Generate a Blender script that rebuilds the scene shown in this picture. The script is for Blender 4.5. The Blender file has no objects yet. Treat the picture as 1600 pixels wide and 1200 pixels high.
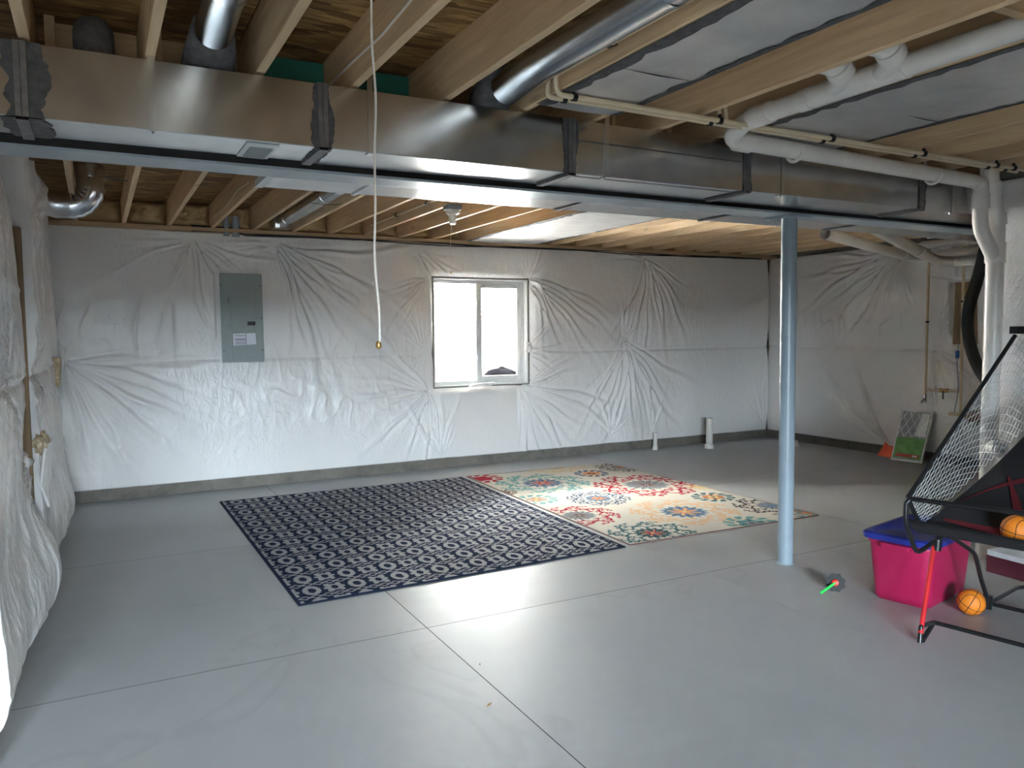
import bpy, bmesh, math, random
import numpy as np
from mathutils import Vector, Matrix

SC = bpy.context.scene
COL = SC.collection
random.seed(7)
RNG = np.random.default_rng(11)
PI = math.pi

# ------------------------------------------------------------------ camera
YAW, PITCH, ROLL, CAM_H = 0.4879096, -0.0672017, -0.0088258, 1.65
fw = Vector((math.sin(YAW) * math.cos(PITCH), math.cos(YAW) * math.cos(PITCH), math.sin(PITCH)))
rt = Vector((math.cos(YAW), -math.sin(YAW), 0))
up = rt.cross(fw)
r2 = rt * math.cos(ROLL) + up * math.sin(ROLL)
u2 = -rt * math.sin(ROLL) + up * math.cos(ROLL)
cd = bpy.data.cameras.new('camera')
cd.sensor_fit = 'HORIZONTAL'; cd.sensor_width = 36.0; cd.lens = 1222.2 / 1600 * 36.0
cd.clip_start = 0.05; cd.clip_end = 200
cam = bpy.data.objects.new('camera', cd); COL.objects.link(cam)
cam.matrix_world = Matrix(((r2.x, u2.x, -fw.x, 0), (r2.y, u2.y, -fw.y, 0), (r2.z, u2.z, -fw.z, CAM_H), (0, 0, 0, 1)))
SC.camera = cam

# ------------------------------------------------------------------ world, daylight, exposure
w = bpy.data.worlds.new('overcast_sky'); SC.world = w; w.use_nodes = True
bg = w.node_tree.nodes['Background']
bg.inputs['Color'].default_value = (0.80, 0.90, 1.0, 1); bg.inputs['Strength'].default_value = 0.6


def area(name, loc, target, sx, sy, power, color):
    l = bpy.data.lights.new(name, 'AREA'); l.shape = 'RECTANGLE'; l.size = sx; l.size_y = sy
    l.energy = power; l.color = color
    o = bpy.data.objects.new(name, l); COL.objects.link(o); o.location = loc
    d = Vector(target) - Vector(loc)
    o.rotation_euler = d.to_track_quat('-Z', 'Y').to_euler()
    return o


# open sky above the window well, and the sky outside the patio door far behind the camera
area('sky_over_window_well', (3.85, 9.50, 2.85), (3.85, 9.50, 0.0), 2.2, 1.2, 1300, (1.0, 0.955, 0.895))
area('sky_outside_patio_door', (-6.0, -17.5, 3.9), (2.5, 5.0, 1.2), 30.0, 3.4, 26000, (0.76, 0.87, 1.0))
SC.view_settings.view_transform = 'Standard'; SC.view_settings.look = 'None'
SC.view_settings.gamma = 1.0; SC.view_settings.use_curve_mapping = False
SC.view_settings.exposure = 1.48
SC.cycles.max_bounces = 7; SC.cycles.diffuse_bounces = 5; SC.cycles.glossy_bounces = 3
SC.cycles.transparent_max_bounces = 12
SC.cycles.sample_clamp_indirect = 0.0
SC.cycles.use_adaptive_sampling = True; SC.cycles.adaptive_threshold = 0.02
SC.cycles.use_denoising = True


# ------------------------------------------------------------------ materials
def newmat(name):
    m = bpy.data.materials.new(name); m.use_nodes = True
    nt = m.node_tree
    return m, nt, nt.nodes['Principled BSDF']


def lnk(nt, a, b): nt.links.new(a, b)


def tex(nt, kind, scale, stretch=(1, 1, 1), **kw):
    co = nt.nodes.new('ShaderNodeTexCoord'); mp = nt.nodes.new('ShaderNodeMapping')
    mp.inputs['Scale'].default_value = stretch
    lnk(nt, co.outputs['Object'], mp.inputs['Vector'])
    oi = nt.nodes.new('ShaderNodeObjectInfo')
    mul = nt.nodes.new('ShaderNodeMath'); mul.operation = 'MULTIPLY'; mul.inputs[1].default_value = 37.0
    lnk(nt, oi.outputs['Random'], mul.inputs[0])
    add = nt.nodes.new('ShaderNodeVectorMath'); add.operation = 'ADD'
    lnk(nt, mp.outputs['Vector'], add.inputs[0]); lnk(nt, mul.outputs[0], add.inputs[1])
    n = nt.nodes.new(kind)
    n.inputs['Scale'].default_value = scale
    for k, v in kw.items():
        if k in n.inputs: n.inputs[k].default_value = v
    lnk(nt, add.outputs[0], n.inputs['Vector'])
    return n


def ramp(nt, src, stops):
    r = nt.nodes.new('ShaderNodeValToRGB')
    els = r.color_ramp.elements
    while len(els) < len(stops): els.new(0.5)
    for e, (p, c) in zip(els, stops):
        e.position = p; e.color = (*c, 1) if len(c) == 3 else c
    lnk(nt, src, r.inputs['Fac'])
    return r


def bump(nt, src, bsdf, strength, dist):
    b = nt.nodes.new('ShaderNodeBump'); b.inputs['Strength'].default_value = strength; b.inputs['Distance'].default_value = dist
    lnk(nt, src, b.inputs['Height']); lnk(nt, b.outputs['Normal'], bsdf.inputs['Normal'])


def plain(name, c, rough=0.5, metal=0.0, var=0.12, scale=6.0, bmp=0.0, bscale=40.0, spec=0.5, stretch=(1, 1, 1)):
    m, nt, b = newmat(name)
    n = tex(nt, 'ShaderNodeTexNoise', scale, stretch, Detail=5.0, Roughness=0.6)
    lo = tuple(x * (1 - var) for x in c); hi = tuple(min(1, x * (1 + var)) for x in c)
    r = ramp(nt, n.outputs['Fac'], [(0.3, lo), (0.7, hi)])
    lnk(nt, r.outputs['Color'], b.inputs['Base Color'])
    b.inputs['Roughness'].default_value = rough; b.inputs['Metallic'].default_value = metal
    b.inputs['Specular IOR Level'].default_value = spec
    if bmp:
        n2 = tex(nt, 'ShaderNodeTexNoise', bscale, stretch, Detail=4.0)
        bump(nt, n2.outputs['Fac'], b, bmp, 0.01)
    return m


def wood(name, c0, c1, axis=1, knots=True):
    m, nt, b = newmat(name)
    st = [9, 9, 9]; st[axis] = 0.55
    n = tex(nt, 'ShaderNodeTexNoise', 3.0, tuple(st), Detail=7.0, Roughness=0.65, Distortion=0.6)
    r = ramp(nt, n.outputs['Fac'], [(0.28, c0), (0.72, c1)])
    st2 = [5, 5, 5]; st2[axis] = 1.6
    v = tex(nt, 'ShaderNodeTexVoronoi', 1.0, tuple(st2))
    rk = ramp(nt, v.outputs['Distance'], [(0.03, (0.35, 0.35, 0.35)), (0.12, (1, 1, 1))])
    mx = nt.nodes.new('ShaderNodeMix'); mx.data_type = 'RGBA'; mx.blend_type = 'MULTIPLY'; mx.inputs[0].default_value = 0.55 if knots else 0.0
    lnk(nt, r.outputs['Color'], mx.inputs[6]); lnk(nt, rk.outputs['Color'], mx.inputs[7])
    oi = nt.nodes.new('ShaderNodeObjectInfo')
    hv = nt.nodes.new('ShaderNodeHueSaturation'); hv.inputs['Saturation'].default_value = 0.95
    mr = nt.nodes.new('ShaderNodeMapRange'); mr.inputs['To Min'].default_value = 0.85; mr.inputs['To Max'].default_value = 1.12
    lnk(nt, oi.outputs['Random'], mr.inputs['Value']); lnk(nt, mr.outputs[0], hv.inputs['Value'])
    lnk(nt, mx.outputs[2], hv.inputs['Color']); lnk(nt, hv.outputs['Color'], b.inputs['Base Color'])
    b.inputs['Roughness'].default_value = 0.7
    bump(nt, n.outputs['Fac'], b, 0.25, 0.004)
    return m


def galv(name, c=(0.62, 0.62, 0.615), rough=0.22, wav=0.16):
    m, nt, b = newmat(name)
    v = tex(nt, 'ShaderNodeTexNoise', 7.0, (1, 1, 1), Detail=3.0)
    r = ramp(nt, v.outputs['Fac'], [(0.3, tuple(x * .9 for x in c)), (0.7, tuple(min(1, x * 1.08) for x in c))])
    lnk(nt, r.outputs['Color'], b.inputs['Base Color'])
    b.inputs['Metallic'].default_value = 1.0; b.inputs['Roughness'].default_value = rough
    n = tex(nt, 'ShaderNodeTexNoise', 1.6, (1, 1, 1), Detail=1.0)
    bump(nt, n.outputs['Fac'], b, wav, 0.06)
    return m


M = {}
M['joist'] = wood('joist_lumber', (0.62, 0.405, 0.21), (0.86, 0.63, 0.375))
M['lumber_x'] = wood('lumber_crosswise', (0.42, 0.265, 0.13), (0.62, 0.43, 0.235), 0)
M['lumber_z'] = wood('lumber_upright', (0.20, 0.125, 0.06), (0.38, 0.24, 0.12), 2)
M['greenboard'] = plain('green_coated_board', (0.015, 0.16, 0.12), 0.7)
M['galv'] = galv('galvanized_steel')
M['galv2'] = galv('galvanized_steel_round', (0.66, 0.68, 0.70), 0.22, 0.10)
M['pan'] = plain('pan_sheet_metal', (0.62, 0.60, 0.585), 0.42, 0.45, 0.12, 5, 0.25, 4.0)
M['mastic'] = plain('grey_duct_mastic', (0.095, 0.09, 0.09), 0.75, 0, 0.35, 25, 0.5, 60)
M['cleat'] = plain('dull_steel_cleat', (0.22, 0.21, 0.21), 0.45, 0.7, 0.2, 20)
M['millscale'] = plain('dark_mill_scale_steel', (0.035, 0.035, 0.04), 0.6, 0, 0.2, 6)  # beam steel with the shade of the duct gap put into its colour
M['filler'] = plain('dark_joint_sealant', (0.06, 0.06, 0.058), 0.95, 0, 0.2, 6, 0, 40, 0.1)
M['chalk'] = plain('pale_joint_line', (0.52, 0.52, 0.51), 0.8)
M['beam'] = plain('grey_beam_primer', (0.34, 0.38, 0.41), 0.38, 0, 0.10, 5)
M['post'] = plain('blue_grey_post_paint', (0.27, 0.33, 0.37), 0.32, 0, 0.06, 8)
M['pvc'] = plain('white_pvc', (0.84, 0.79, 0.735), 0.30, 0, 0.05, 10)
M['cpvc'] = plain('cream_cpvc', (0.74, 0.60, 0.41), 0.38, 0, 0.06, 10)
M['blackplastic'] = plain('black_plastic', (0.015, 0.015, 0.016), 0.4)
M['rubber'] = plain('black_rubber_hose', (0.022, 0.024, 0.025), 0.5, 0, 0.2, 20, 0.3, 90)
M['kraft'] = plain('tan_insulation_paper', (0.56, 0.385, 0.185), 0.75, 0, 0.25, 4, 0.9, 9)
M['fibre'] = plain('yellow_fibreglass', (0.64, 0.50, 0.33), 0.95, 0, 0.35, 40, 1.0, 80)
M['whitevinyl'] = plain('white_window_vinyl', (0.80, 0.80, 0.79), 0.35, 0, 0.03, 5)
M['panelgrey'] = plain('panel_grey_enamel', (0.31, 0.355, 0.345), 0.36, 0, 0.05, 4)
M['paper'] = plain('white_paper', (0.78, 0.80, 0.86), 0.7, 0, 0.03, 10)
M['ink'] = plain('dark_print', (0.10, 0.11, 0.20), 0.7)
M['cable'] = plain('dark_cable_jacket', (0.018, 0.018, 0.02), 0.45)
M['cord'] = plain('cream_cord', (0.80, 0.74, 0.66), 0.7, 0, 0.1, 200)
M['brass'] = plain('brass', (0.65, 0.42, 0.16), 0.35, 1.0)
M['copper'] = plain('brown_copper_sleeve', (0.36, 0.19, 0.09), 0.6, 0.2, 0.4, 40)
M['snow'] = plain('snow', (0.88, 0.90, 0.94), 0.8, 0, 0.02, 6, 0.3, 14)
M['conduit'] = plain('grey_conduit', (0.30, 0.33, 0.36), 0.45)
M['magenta'] = plain('magenta_tote_plastic', (0.43, 0.012, 0.078), 0.38, 0, 0.05, 5)
M['bluelid'] = plain('blue_lid_plastic', (0.025, 0.04, 0.30), 0.35, 0, 0.06, 5)
M['blackmetal'] = plain('black_powder_coat', (0.012, 0.012, 0.013), 0.32)
M['redmetal'] = plain('red_painted_tube', (0.55, 0.02, 0.025), 0.3)
M['blackfabric'] = plain('black_ramp_fabric', (0.014, 0.014, 0.016), 0.85, 0, 0.3, 120, 0.3, 200)
M['redprint'] = plain('red_print', (0.13, 0.008, 0.014), 0.8)
M['net'] = plain('pale_net_cord', (0.46, 0.46, 0.46), 0.7)
M['ball'] = plain('orange_ball_rubber', (0.85, 0.24, 0.015), 0.5, 0, 0.05, 30, 0.3, 250)
M['ballline'] = plain('dark_ball_groove', (0.05, 0.02, 0.01), 0.6)
M['cartonwhite'] = plain('white_carton', (0.60, 0.61, 0.64), 0.5, 0, 0.15, 7)
M['cartonred'] = plain('maroon_carton', (0.10, 0.015, 0.03), 0.45, 0, 0.2, 6)
M['neon'] = plain('neon_green_plastic', (0.04, 0.80, 0.12), 0.4)
M['redplastic'] = plain('red_plastic', (0.60, 0.03, 0.02), 0.4)
M['filterwhite'] = plain('filter_pleats', (0.42, 0.44, 0.47), 0.8, 0, 0.1, 30)
M['filterframe'] = plain('white_card', (0.78, 0.80, 0.80), 0.5)
M['greenprint'] = plain('green_print', (0.17, 0.40, 0.11), 0.5, 0, 0.3, 12)
M['redlabel'] = plain('red_label', (0.55, 0.07, 0.06), 0.5)
M['orange'] = plain('orange_plastic', (0.90, 0.12, 0.03), 0.5)
M['register'] = plain('white_register_paint', (0.62, 0.66, 0.67), 0.4)
M['registergrey'] = plain('grey_register_opening', (0.25, 0.27, 0.28), 0.6)
M['bluehandle'] = plain('blue_valve_handle', (0.03, 0.10, 0.45), 0.4)
M['blackstone'] = plain('wet_black_stone', (0.004, 0.004, 0.005), 0.9, 0, 0.3, 9, 0, 40, 0.0)  # near-black colour standing in for shade in the snow hollow
M['steelfoot'] = plain('dark_grey_plate', (0.05, 0.06, 0.07), 0.4, 0.3)


def osb():
    m, nt, b = newmat('osb_flakes')
    v = tex(nt, 'ShaderNodeTexVoronoi', 9.0, (0.8, 3.2, 3.2), Randomness=1.0)
    r = ramp(nt, v.outputs['Color'], [(0.15, (0.17, 0.08, 0.024)), (0.5, (0.36, 0.195, 0.065)), (0.85, (0.56, 0.335, 0.125))])
    n = tex(nt, 'ShaderNodeTexNoise', 9.0, (1, 5, 5), Detail=6.0, Roughness=0.7)
    r2_ = ramp(nt, n.outputs['Fac'], [(0.35, (0.45, 0.45, 0.45)), (0.6, (1, 1, 1))])
    mx = nt.nodes.new('ShaderNodeMix'); mx.data_type = 'RGBA'; mx.blend_type = 'MULTIPLY'; mx.inputs[0].default_value = 0.75
    lnk(nt, r.outputs['Color'], mx.inputs[6]); lnk(nt, r2_.outputs['Color'], mx.inputs[7])
    lnk(nt, mx.outputs[2], b.inputs['Base Color']); b.inputs['Roughness'].default_value = 0.75
    bump(nt, n.outputs['Fac'], b, 0.4, 0.004)
    return m


M['osb'] = osb()


def concrete(name, c, rough=0.85, var=0.3, scale=5.0, bmp=0.6):
    m, nt, b = newmat(name)
    n = tex(nt, 'ShaderNodeTexNoise', scale, (1, 1, 1), Detail=9.0, Roughness=0.7)
    r = ramp(nt, n.outputs['Fac'], [(0.3, tuple(x * (1 - var) for x in c)), (0.68, tuple(x * (1 + var) for x in c))])
    lnk(nt, r.outputs['Color'], b.inputs['Base Color']); b.inputs['Roughness'].default_value = rough
    n2 = tex(nt, 'ShaderNodeTexNoise', 45.0, (1, 1, 1), Detail=6.0)
    bump(nt, n2.outputs['Fac'], b, bmp, 0.01)
    return m


M['wallconc'] = concrete('poured_concrete_wall', (0.175, 0.158, 0.132))


def floor_mat():
    m, nt, b = newmat('sealed_concrete_slab')
    n = tex(nt, 'ShaderNodeTexNoise', 0.55, (1, 1, 1), Detail=8.0, Roughness=0.62, Distortion=0.4)
    r = ramp(nt, n.outputs['Fac'], [(0.25, (0.35, 0.353, 0.345)), (0.5, (0.42, 0.427, 0.432)), (0.75, (0.46, 0.465, 0.472))])
    n3 = tex(nt, 'ShaderNodeTexNoise', 0.62, (1, 1, 1), Detail=4.0, Distortion=0.8)
    rc = ramp(nt, n3.outputs['Fac'], [(0.0, (1, 1, 1)), (0.585, (1, 1, 1)), (0.60, (0.86, 0.86, 0.86)), (0.615, (1.0, 1.0, 1.0)), (1, (1.0, 1.0, 1.0))])
    mx = nt.nodes.new('ShaderNodeMix'); mx.data_type = 'RGBA'; mx.blend_type = 'MULTIPLY'; mx.inputs[0].default_value = 0.55
    lnk(nt, r.outputs['Color'], mx.inputs[6]); lnk(nt, rc.outputs['Color'], mx.inputs[7])
    lnk(nt, mx.outputs[2], b.inputs['Base Color'])
    rr = nt.nodes.new('ShaderNodeMapRange'); rr.inputs['To Min'].default_value = 0.40; rr.inputs['To Max'].default_value = 0.58
    lnk(nt, n3.outputs['Fac'], rr.inputs['Value']); lnk(nt, rr.outputs[0], b.inputs['Roughness'])
    b.inputs['Specular IOR Level'].default_value = 0.65
    n2 = tex(nt, 'ShaderNodeTexNoise', 14.0, (1, 1, 1), Detail=6.0)
    bump(nt, n2.outputs['Fac'], b, 0.06, 0.01)
    return m


M['floor'] = floor_mat()


def blanket_mat(name, c=(0.89, 0.865, 0.845)):
    m, nt, b = newmat(name)
    n = tex(nt, 'ShaderNodeTexNoise', 1.2, (1, 1, 1), Detail=3.0)
    r = ramp(nt, n.outputs['Fac'], [(0.3, tuple(x * .95 for x in c)), (0.7, c)])
    lnk(nt, r.outputs['Color'], b.inputs['Base Color'])
    b.inputs['Roughness'].default_value = 0.25; b.inputs['Specular IOR Level'].default_value = 0.55
    n2 = tex(nt, 'ShaderNodeTexNoise', 9.0, (1.6, 1.6, 0.8), Detail=5.0, Roughness=0.55, Distortion=1.5)
    bump(nt, n2.outputs['Fac'], b, 0.38, 0.03)
    return m


M['blanket'] = blanket_mat('white_poly_blanket')


def corr_mat():
    return galv('galvanized_well', (0.8, 0.82, 0.84), 0.45, 0.1)


M['well'] = corr_mat()


def glass_mat():
    m, nt, b = newmat('window_glass')
    out = nt.nodes['Material Output']; nt.nodes.remove(b)
    tr = nt.nodes.new('ShaderNodeBsdfTransparent'); tr.inputs['Color'].default_value = (0.96, 0.985, 0.98, 1)
    gl = nt.nodes.new('ShaderNodeBsdfGlossy'); gl.inputs['Roughness'].default_value = 0.02
    fr = nt.nodes.new('ShaderNodeFresnel'); fr.inputs['IOR'].default_value = 1.45
    mx = nt.nodes.new('ShaderNodeMixShader')
    lnk(nt, fr.outputs[0], mx.inputs[0]); lnk(nt, tr.outputs[0], mx.inputs[1]); lnk(nt, gl.outputs[0], mx.inputs[2])
    lnk(nt, mx.outputs[0], out.inputs['Surface'])
    return m


M['glass'] = glass_mat()


def attr_mat(name, rough=0.95):
    m, nt, b = newmat(name)
    a = nt.nodes.new('ShaderNodeAttribute'); a.attribute_name = 'print'
    n = tex(nt, 'ShaderNodeTexNoise', 160.0, (1, 1, 1), Detail=2.0)
    r = ramp(nt, n.outputs['Fac'], [(0.3, (0.82, 0.82, 0.82)), (0.7, (1, 1, 1))])
    mx = nt.nodes.new('ShaderNodeMix'); mx.data_type = 'RGBA'; mx.blend_type = 'MULTIPLY'; mx.inputs[0].default_value = 1.0
    lnk(nt, a.outputs['Color'], mx.inputs[6]); lnk(nt, r.outputs['Color'], mx.inputs[7])
    lnk(nt, mx.outputs[2], b.inputs['Base Color']); b.inputs['Roughness'].default_value = rough
    b.inputs['Specular IOR Level'].default_value = 0.1
    bump(nt, n.outputs['Fac'], b, 0.5, 0.004)
    return m


M['rug'] = attr_mat('woven_rug_print')
M['rugedge'] = plain('navy_rug_binding', (0.007, 0.011, 0.024), 0.95)
M['rugedge2'] = plain('brown_rug_binding', (0.16, 0.08, 0.07), 0.95)

# ------------------------------------------------------------------ object helpers
WORLD = {}


def wpos(o): return WORLD.get(o.name, Vector((0, 0, 0)))


def tag(o, label=None, cat=None, group=None, kind=None):
    if label: o['label'] = label
    if cat: o['category'] = cat
    if group: o['group'] = group
    if kind: o['kind'] = kind
    return o


def thing(name, loc, label, cat, group=None, kind=None):
    o = bpy.data.objects.new(name, None); COL.objects.link(o)
    o.empty_display_size = 0.1
    o.location = loc; WORLD[o.name] = Vector(loc)
    return tag(o, label, cat, group, kind)


def place(o, origin, parent):
    """give o the world origin 'origin' under 'parent' (no rotations anywhere)"""
    WORLD[o.name] = Vector(origin)
    if parent is not None:
        o.parent = parent; o.location = Vector(origin) - wpos(parent)
    else:
        o.location = origin


def obj(name, bm, mat, parent=None, smooth=False, label=None):
    co = [v.co for v in bm.verts]
    lo = Vector((min(c.x for c in co), min(c.y for c in co), min(c.z for c in co)))
    hi = Vector((max(c.x for c in co), max(c.y for c in co), max(c.z for c in co)))
    org = Vector(((lo.x + hi.x) / 2, (lo.y + hi.y) / 2, lo.z))
    bmesh.ops.translate(bm, verts=bm.verts, vec=-org)
    bmesh.ops.recalc_face_normals(bm, faces=bm.faces)
    me = bpy.data.meshes.new(name); bm.to_mesh(me); bm.free()
    me.materials.append(M[mat] if isinstance(mat, str) else mat)
    if smooth:
        me.polygons.foreach_set('use_smooth', [True] * len(me.polygons))
        if smooth != 'all': me.set_sharp_from_angle(angle=math.radians(40))
    o = bpy.data.objects.new(name, me); COL.objects.link(o)
    place(o, org, parent)
    if label: o['label'] = label
    return o


def dup(o, origin, parent):
    c = o.copy(); COL.objects.link(c); place(c, origin, parent)
    return c


def BM(): return bmesh.new()


def box(bm, x0, x1, y0, y1, z0, z1, bev=0.0, seg=1):
    vs = [bm.verts.new(p) for p in [(x0, y0, z0), (x1, y0, z0), (x1, y1, z0), (x0, y1, z0), (x0, y0, z1), (x1, y0, z1), (x1, y1, z1), (x0, y1, z1)]]
    fs = [bm.faces.new([vs[i] for i in q]) for q in [(3, 2, 1, 0), (4, 5, 6, 7), (0, 1, 5, 4), (1, 2, 6, 5), (2, 3, 7, 6), (3, 0, 4, 7)]]
    if bev:
        es = set(e for f_ in fs for e in f_.edges)
        bmesh.ops.bevel(bm, geom=list(es), offset=bev, segments=seg, affect='EDGES', profile=0.7)
    return bm


def bx(*a, **k): return box(BM(), *a, **k)


def fillet(path, r=0.05, k=5):
    P = [Vector(p) for p in path]; out = [P[0]]
    for a, b, c in zip(P, P[1:], P[2:]):
        d1 = (a - b); d2 = (c - b); q = min(r, d1.length * .49, d2.length * .49)
        p1 = b + d1.normalized() * q; p2 = b + d2.normalized() * q
        for i in range(k + 1):
            t = i / k
            out.append(p1 * (1 - t) ** 2 + b * 2 * t * (1 - t) + p2 * t * t)
    out.append(P[-1])
    return out


def tube(bm, path, r, n=12, caps=True, closed=False):
    P = [Vector(p) for p in path]; m = len(P)
    rs = r if isinstance(r, (list, tuple)) else [r] * m
    T = []
    for i in range(m):
        if closed: t = P[(i + 1) % m] - P[i - 1]
        else: t = P[min(i + 1, m - 1)] - P[max(i - 1, 0)]
        T.append(t.normalized())
    u = T[0].orthogonal().normalized()
    rings = []
    for i in range(m):
        u = (u - T[i] * u.dot(T[i])); u.normalize(); v = T[i].cross(u)
        rings.append([bm.verts.new(P[i] + (u * math.cos(2 * PI * j / n) + v * math.sin(2 * PI * j / n)) * rs[i]) for j in range(n)])
    for i in range(m if closed else m - 1):
        a, b = rings[i], rings[(i + 1) % m]
        for j in range(n):
            bm.faces.new((a[j], a[(j + 1) % n], b[(j + 1) % n], b[j]))
    if caps and not closed:
        bm.faces.new(rings[0][::-1]); bm.faces.new(rings[-1])
    return bm


def tb(*a, **k): return tube(BM(), *a, **k)


def sleeve(bm, a, b, r, wall, n=20):
    """open ended pipe with a wall"""
    a, b = Vector(a), Vector(b)
    tube(bm, [a, b], r, n, caps=False); tube(bm, [b, a], r - wall, n, caps=False)
    t = (b - a).normalized()
    for p in (a, b):
        u = t.orthogonal().normalized(); v = t.cross(u)
        o1 = [bm.verts.new(p + (u * math.cos(2 * PI * j / n) + v * math.sin(2 * PI * j / n)) * r) for j in range(n)]
        o2 = [bm.verts.new(p + (u * math.cos(2 * PI * j / n) + v * math.sin(2 * PI * j / n)) * (r - wall)) for j in range(n)]
        for j in range(n): bm.faces.new((o1[j], o1[(j + 1) % n], o2[(j + 1) % n], o2[j]))
    return bm


def loft(bm, rings, cap=True):
    R_ = [[bm.verts.new(p) for p in r] for r in rings]; n = len(R_[0])
    for a, b in zip(R_, R_[1:]):
        for j in range(n): bm.faces.new((a[j], a[(j + 1) % n], b[(j + 1) % n], b[j]))
    if cap: bm.faces.new(R_[0][::-1]); bm.faces.new(R_[-1])
    return bm


def rrect(cx, cy, hx, hy, z, r, ang=0.0, k=4):
    pts = []
    for sx, sy, a0 in ((1, 1, 0), (-1, 1, PI / 2), (-1, -1, PI), (1, -1, 3 * PI / 2)):
        for i in range(k + 1):
            a = a0 + PI / 2 * i / k
            x = sx * (hx - r) + r * math.cos(a); y = sy * (hy - r) + r * math.sin(a)
            pts.append((cx + x * math.cos(ang) - y * math.sin(ang), cy + x * math.sin(ang) + y * math.cos(ang), z))
    return pts


def prism(bm, pts, d):
    """extrude a planar polygon by vector d"""
    a = [bm.verts.new(p) for p in pts]; b = [bm.verts.new(Vector(p) + Vector(d)) for p in pts]; n = len(a)
    bm.faces.new(a[::-1]); bm.faces.new(b)
    for j in range(n): bm.faces.new((a[j], a[(j + 1) % n], b[(j + 1) % n], b[j]))
    return bm


# numpy noise
_T = RNG.random((256, 256))


def vnoise(x, y):
    xi = np.floor(x).astype(int); yi = np.floor(y).astype(int)
    fx = x - xi; fy = y - yi; fx = fx * fx * (3 - 2 * fx); fy = fy * fy * (3 - 2 * fy)
    g = lambda i, j: _T[(xi + i) & 255, (yi + j) & 255]
    return (g(0, 0) * (1 - fx) + g(1, 0) * fx) * (1 - fy) + (g(0, 1) * (1 - fx) + g(1, 1) * fx) * fy - 0.5


def ridge(x, y): return 1 - 2 * np.abs(vnoise(x, y)) * 2


def np_mesh(name, V, F, mat, parent=None, smooth=True, colors=None):
    V = np.asarray(V, float)
    lo, hi = V.min(0), V.max(0); org = np.array([(lo[0] + hi[0]) / 2, (lo[1] + hi[1]) / 2, lo[2]])
    me = bpy.data.meshes.new(name)
    me.vertices.add(len(V)); me.vertices.foreach_set('co', (V - org).ravel())
    F = np.asarray(F, np.int32)
    me.loops.add(F.size); me.loops.foreach_set('vertex_index', F.ravel())
    me.polygons.add(len(F)); me.polygons.foreach_set('loop_start', np.arange(0, F.size, F.shape[1], dtype=np.int32))
    me.update(calc_edges=True)
    if smooth: me.polygons.foreach_set('use_smooth', np.ones(len(F), bool))
    if colors is not None:
        at = me.color_attributes.new('print', 'FLOAT_COLOR', 'POINT')
        at.data.foreach_set('color', np.concatenate([colors, np.ones((len(V), 1))], 1).astype(np.float32).ravel())
    me.materials.append(M[mat])
    o = bpy.data.objects.new(name, me); COL.objects.link(o)
    place(o, Vector(org), parent)
    return o


def grid_faces(ns, nz, mask=None):
    i = np.arange(ns - 1)[:, None]; j = np.arange(nz - 1)[None, :]
    a = (i * nz + j); F = np.stack([a, a + nz, a + nz + 1, a + 1], -1)
    F = F.reshape(-1, 4)
    if mask is not None: F = F[mask.ravel()]
    return F


# ------------------------------------------------------------------ SETTING: floor
XW, XR, YB, YR = -4.0, 9.05, 8.72, -4.2
floor = obj('floor', bx(XW - .2, XR + .2, YR - .2, YB + .25, -0.16, -0.010), 'wallconc'); tag(floor, kind='structure', label='grey sealed concrete floor with saw-cut joints')
xs = [XW - .2, -0.50, 1.572, 3.592, 5.65, XR + .2]; ys = [YR - .2, -2.0, 1.5, 4.003, 6.29, YB + .25]
for a, b in zip(xs, xs[1:]):
    for c, d in zip(ys, ys[1:]):
        obj('slab', bx(a + .0025, b - .0025, c + .0025, d - .0025, -0.0095, 0.0), 'floor', floor)

for x in xs[1:-1]:
    if x == -0.50: continue
    obj('joint_line', bx(x - .0025, x + .0025, ys[0], ys[-1], -.0098, -.0001), 'chalk' if x == 3.592 else 'filler', floor)
for y in ys[1:-1]:
    for a, b in zip(xs, xs[1:]): obj('joint_line', bx(a + .0026, b - .0026, y - .0025, y + .0025, -.0098, -.0001), 'filler', floor)

# ------------------------------------------------------------------ SETTING: walls
WX0, WX1, WZ0, WZ1 = 3.572, 4.872, 0.985, 2.300     # window opening in the back wall


def wall(name, bm, lab):
    o = obj(name, bm, 'wallconc'); tag(o, kind='structure', label=lab); return o


bm = BM()
box(bm, -0.75, WX0, YB, YB + .25, 0, 3.0); box(bm, WX1, XR + .25, YB, YB + .25, 0, 3.0)
box(bm, WX0, WX1, YB, YB + .25, 0, WZ0); box(bm, WX0, WX1, YB, YB + .25, WZ1, 3.0)
wall('wall_back', bm, 'poured concrete wall behind the window blanket')
wall('wall_left', bx(-0.72, -0.47, 3.45, YB, 0, 3.0), 'concrete wall behind the hanging blankets')
wall('wall_right', bx(XR, XR + .25, 3.40, YB, 0, 3.0), 'concrete wall behind the pipes')
bm = BM(); box(bm, 5.80, 6.05, YR, 3.40, 0, 3.0); box(bm, 6.05, XR + .25, 3.15, 3.40, 0, 3.0)
wall('wall_jog', bm, 'jogging concrete wall beside the drain stack')
bm = BM(); box(bm, XW - .25, -0.72, 3.45, 3.70, 0, 3.0)
wall('wall_return', bm, 'concrete return wall')
wall('wall_side', bx(XW - .25, XW, YR, 3.45, 0, 3.0), 'concrete side wall behind the camera')
bm = BM()
GL = ((-2.75, -1.2), (-0.95, 0.6))     # two glazed patio openings
box(bm, XW - .25, GL[0][0], YR - .25, YR, 0, 3.0); box(bm, GL[0][1], GL[1][0], YR - .25, YR, 0, 3.0); box(bm, GL[1][1], 6.05, YR - .25, YR, 0, 3.0)
for a, b in GL: box(bm, a, b, YR - .25, YR, 2.2, 3.0)
wall('wall_rear', bm, 'concrete rear wall around the patio doors')
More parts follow.
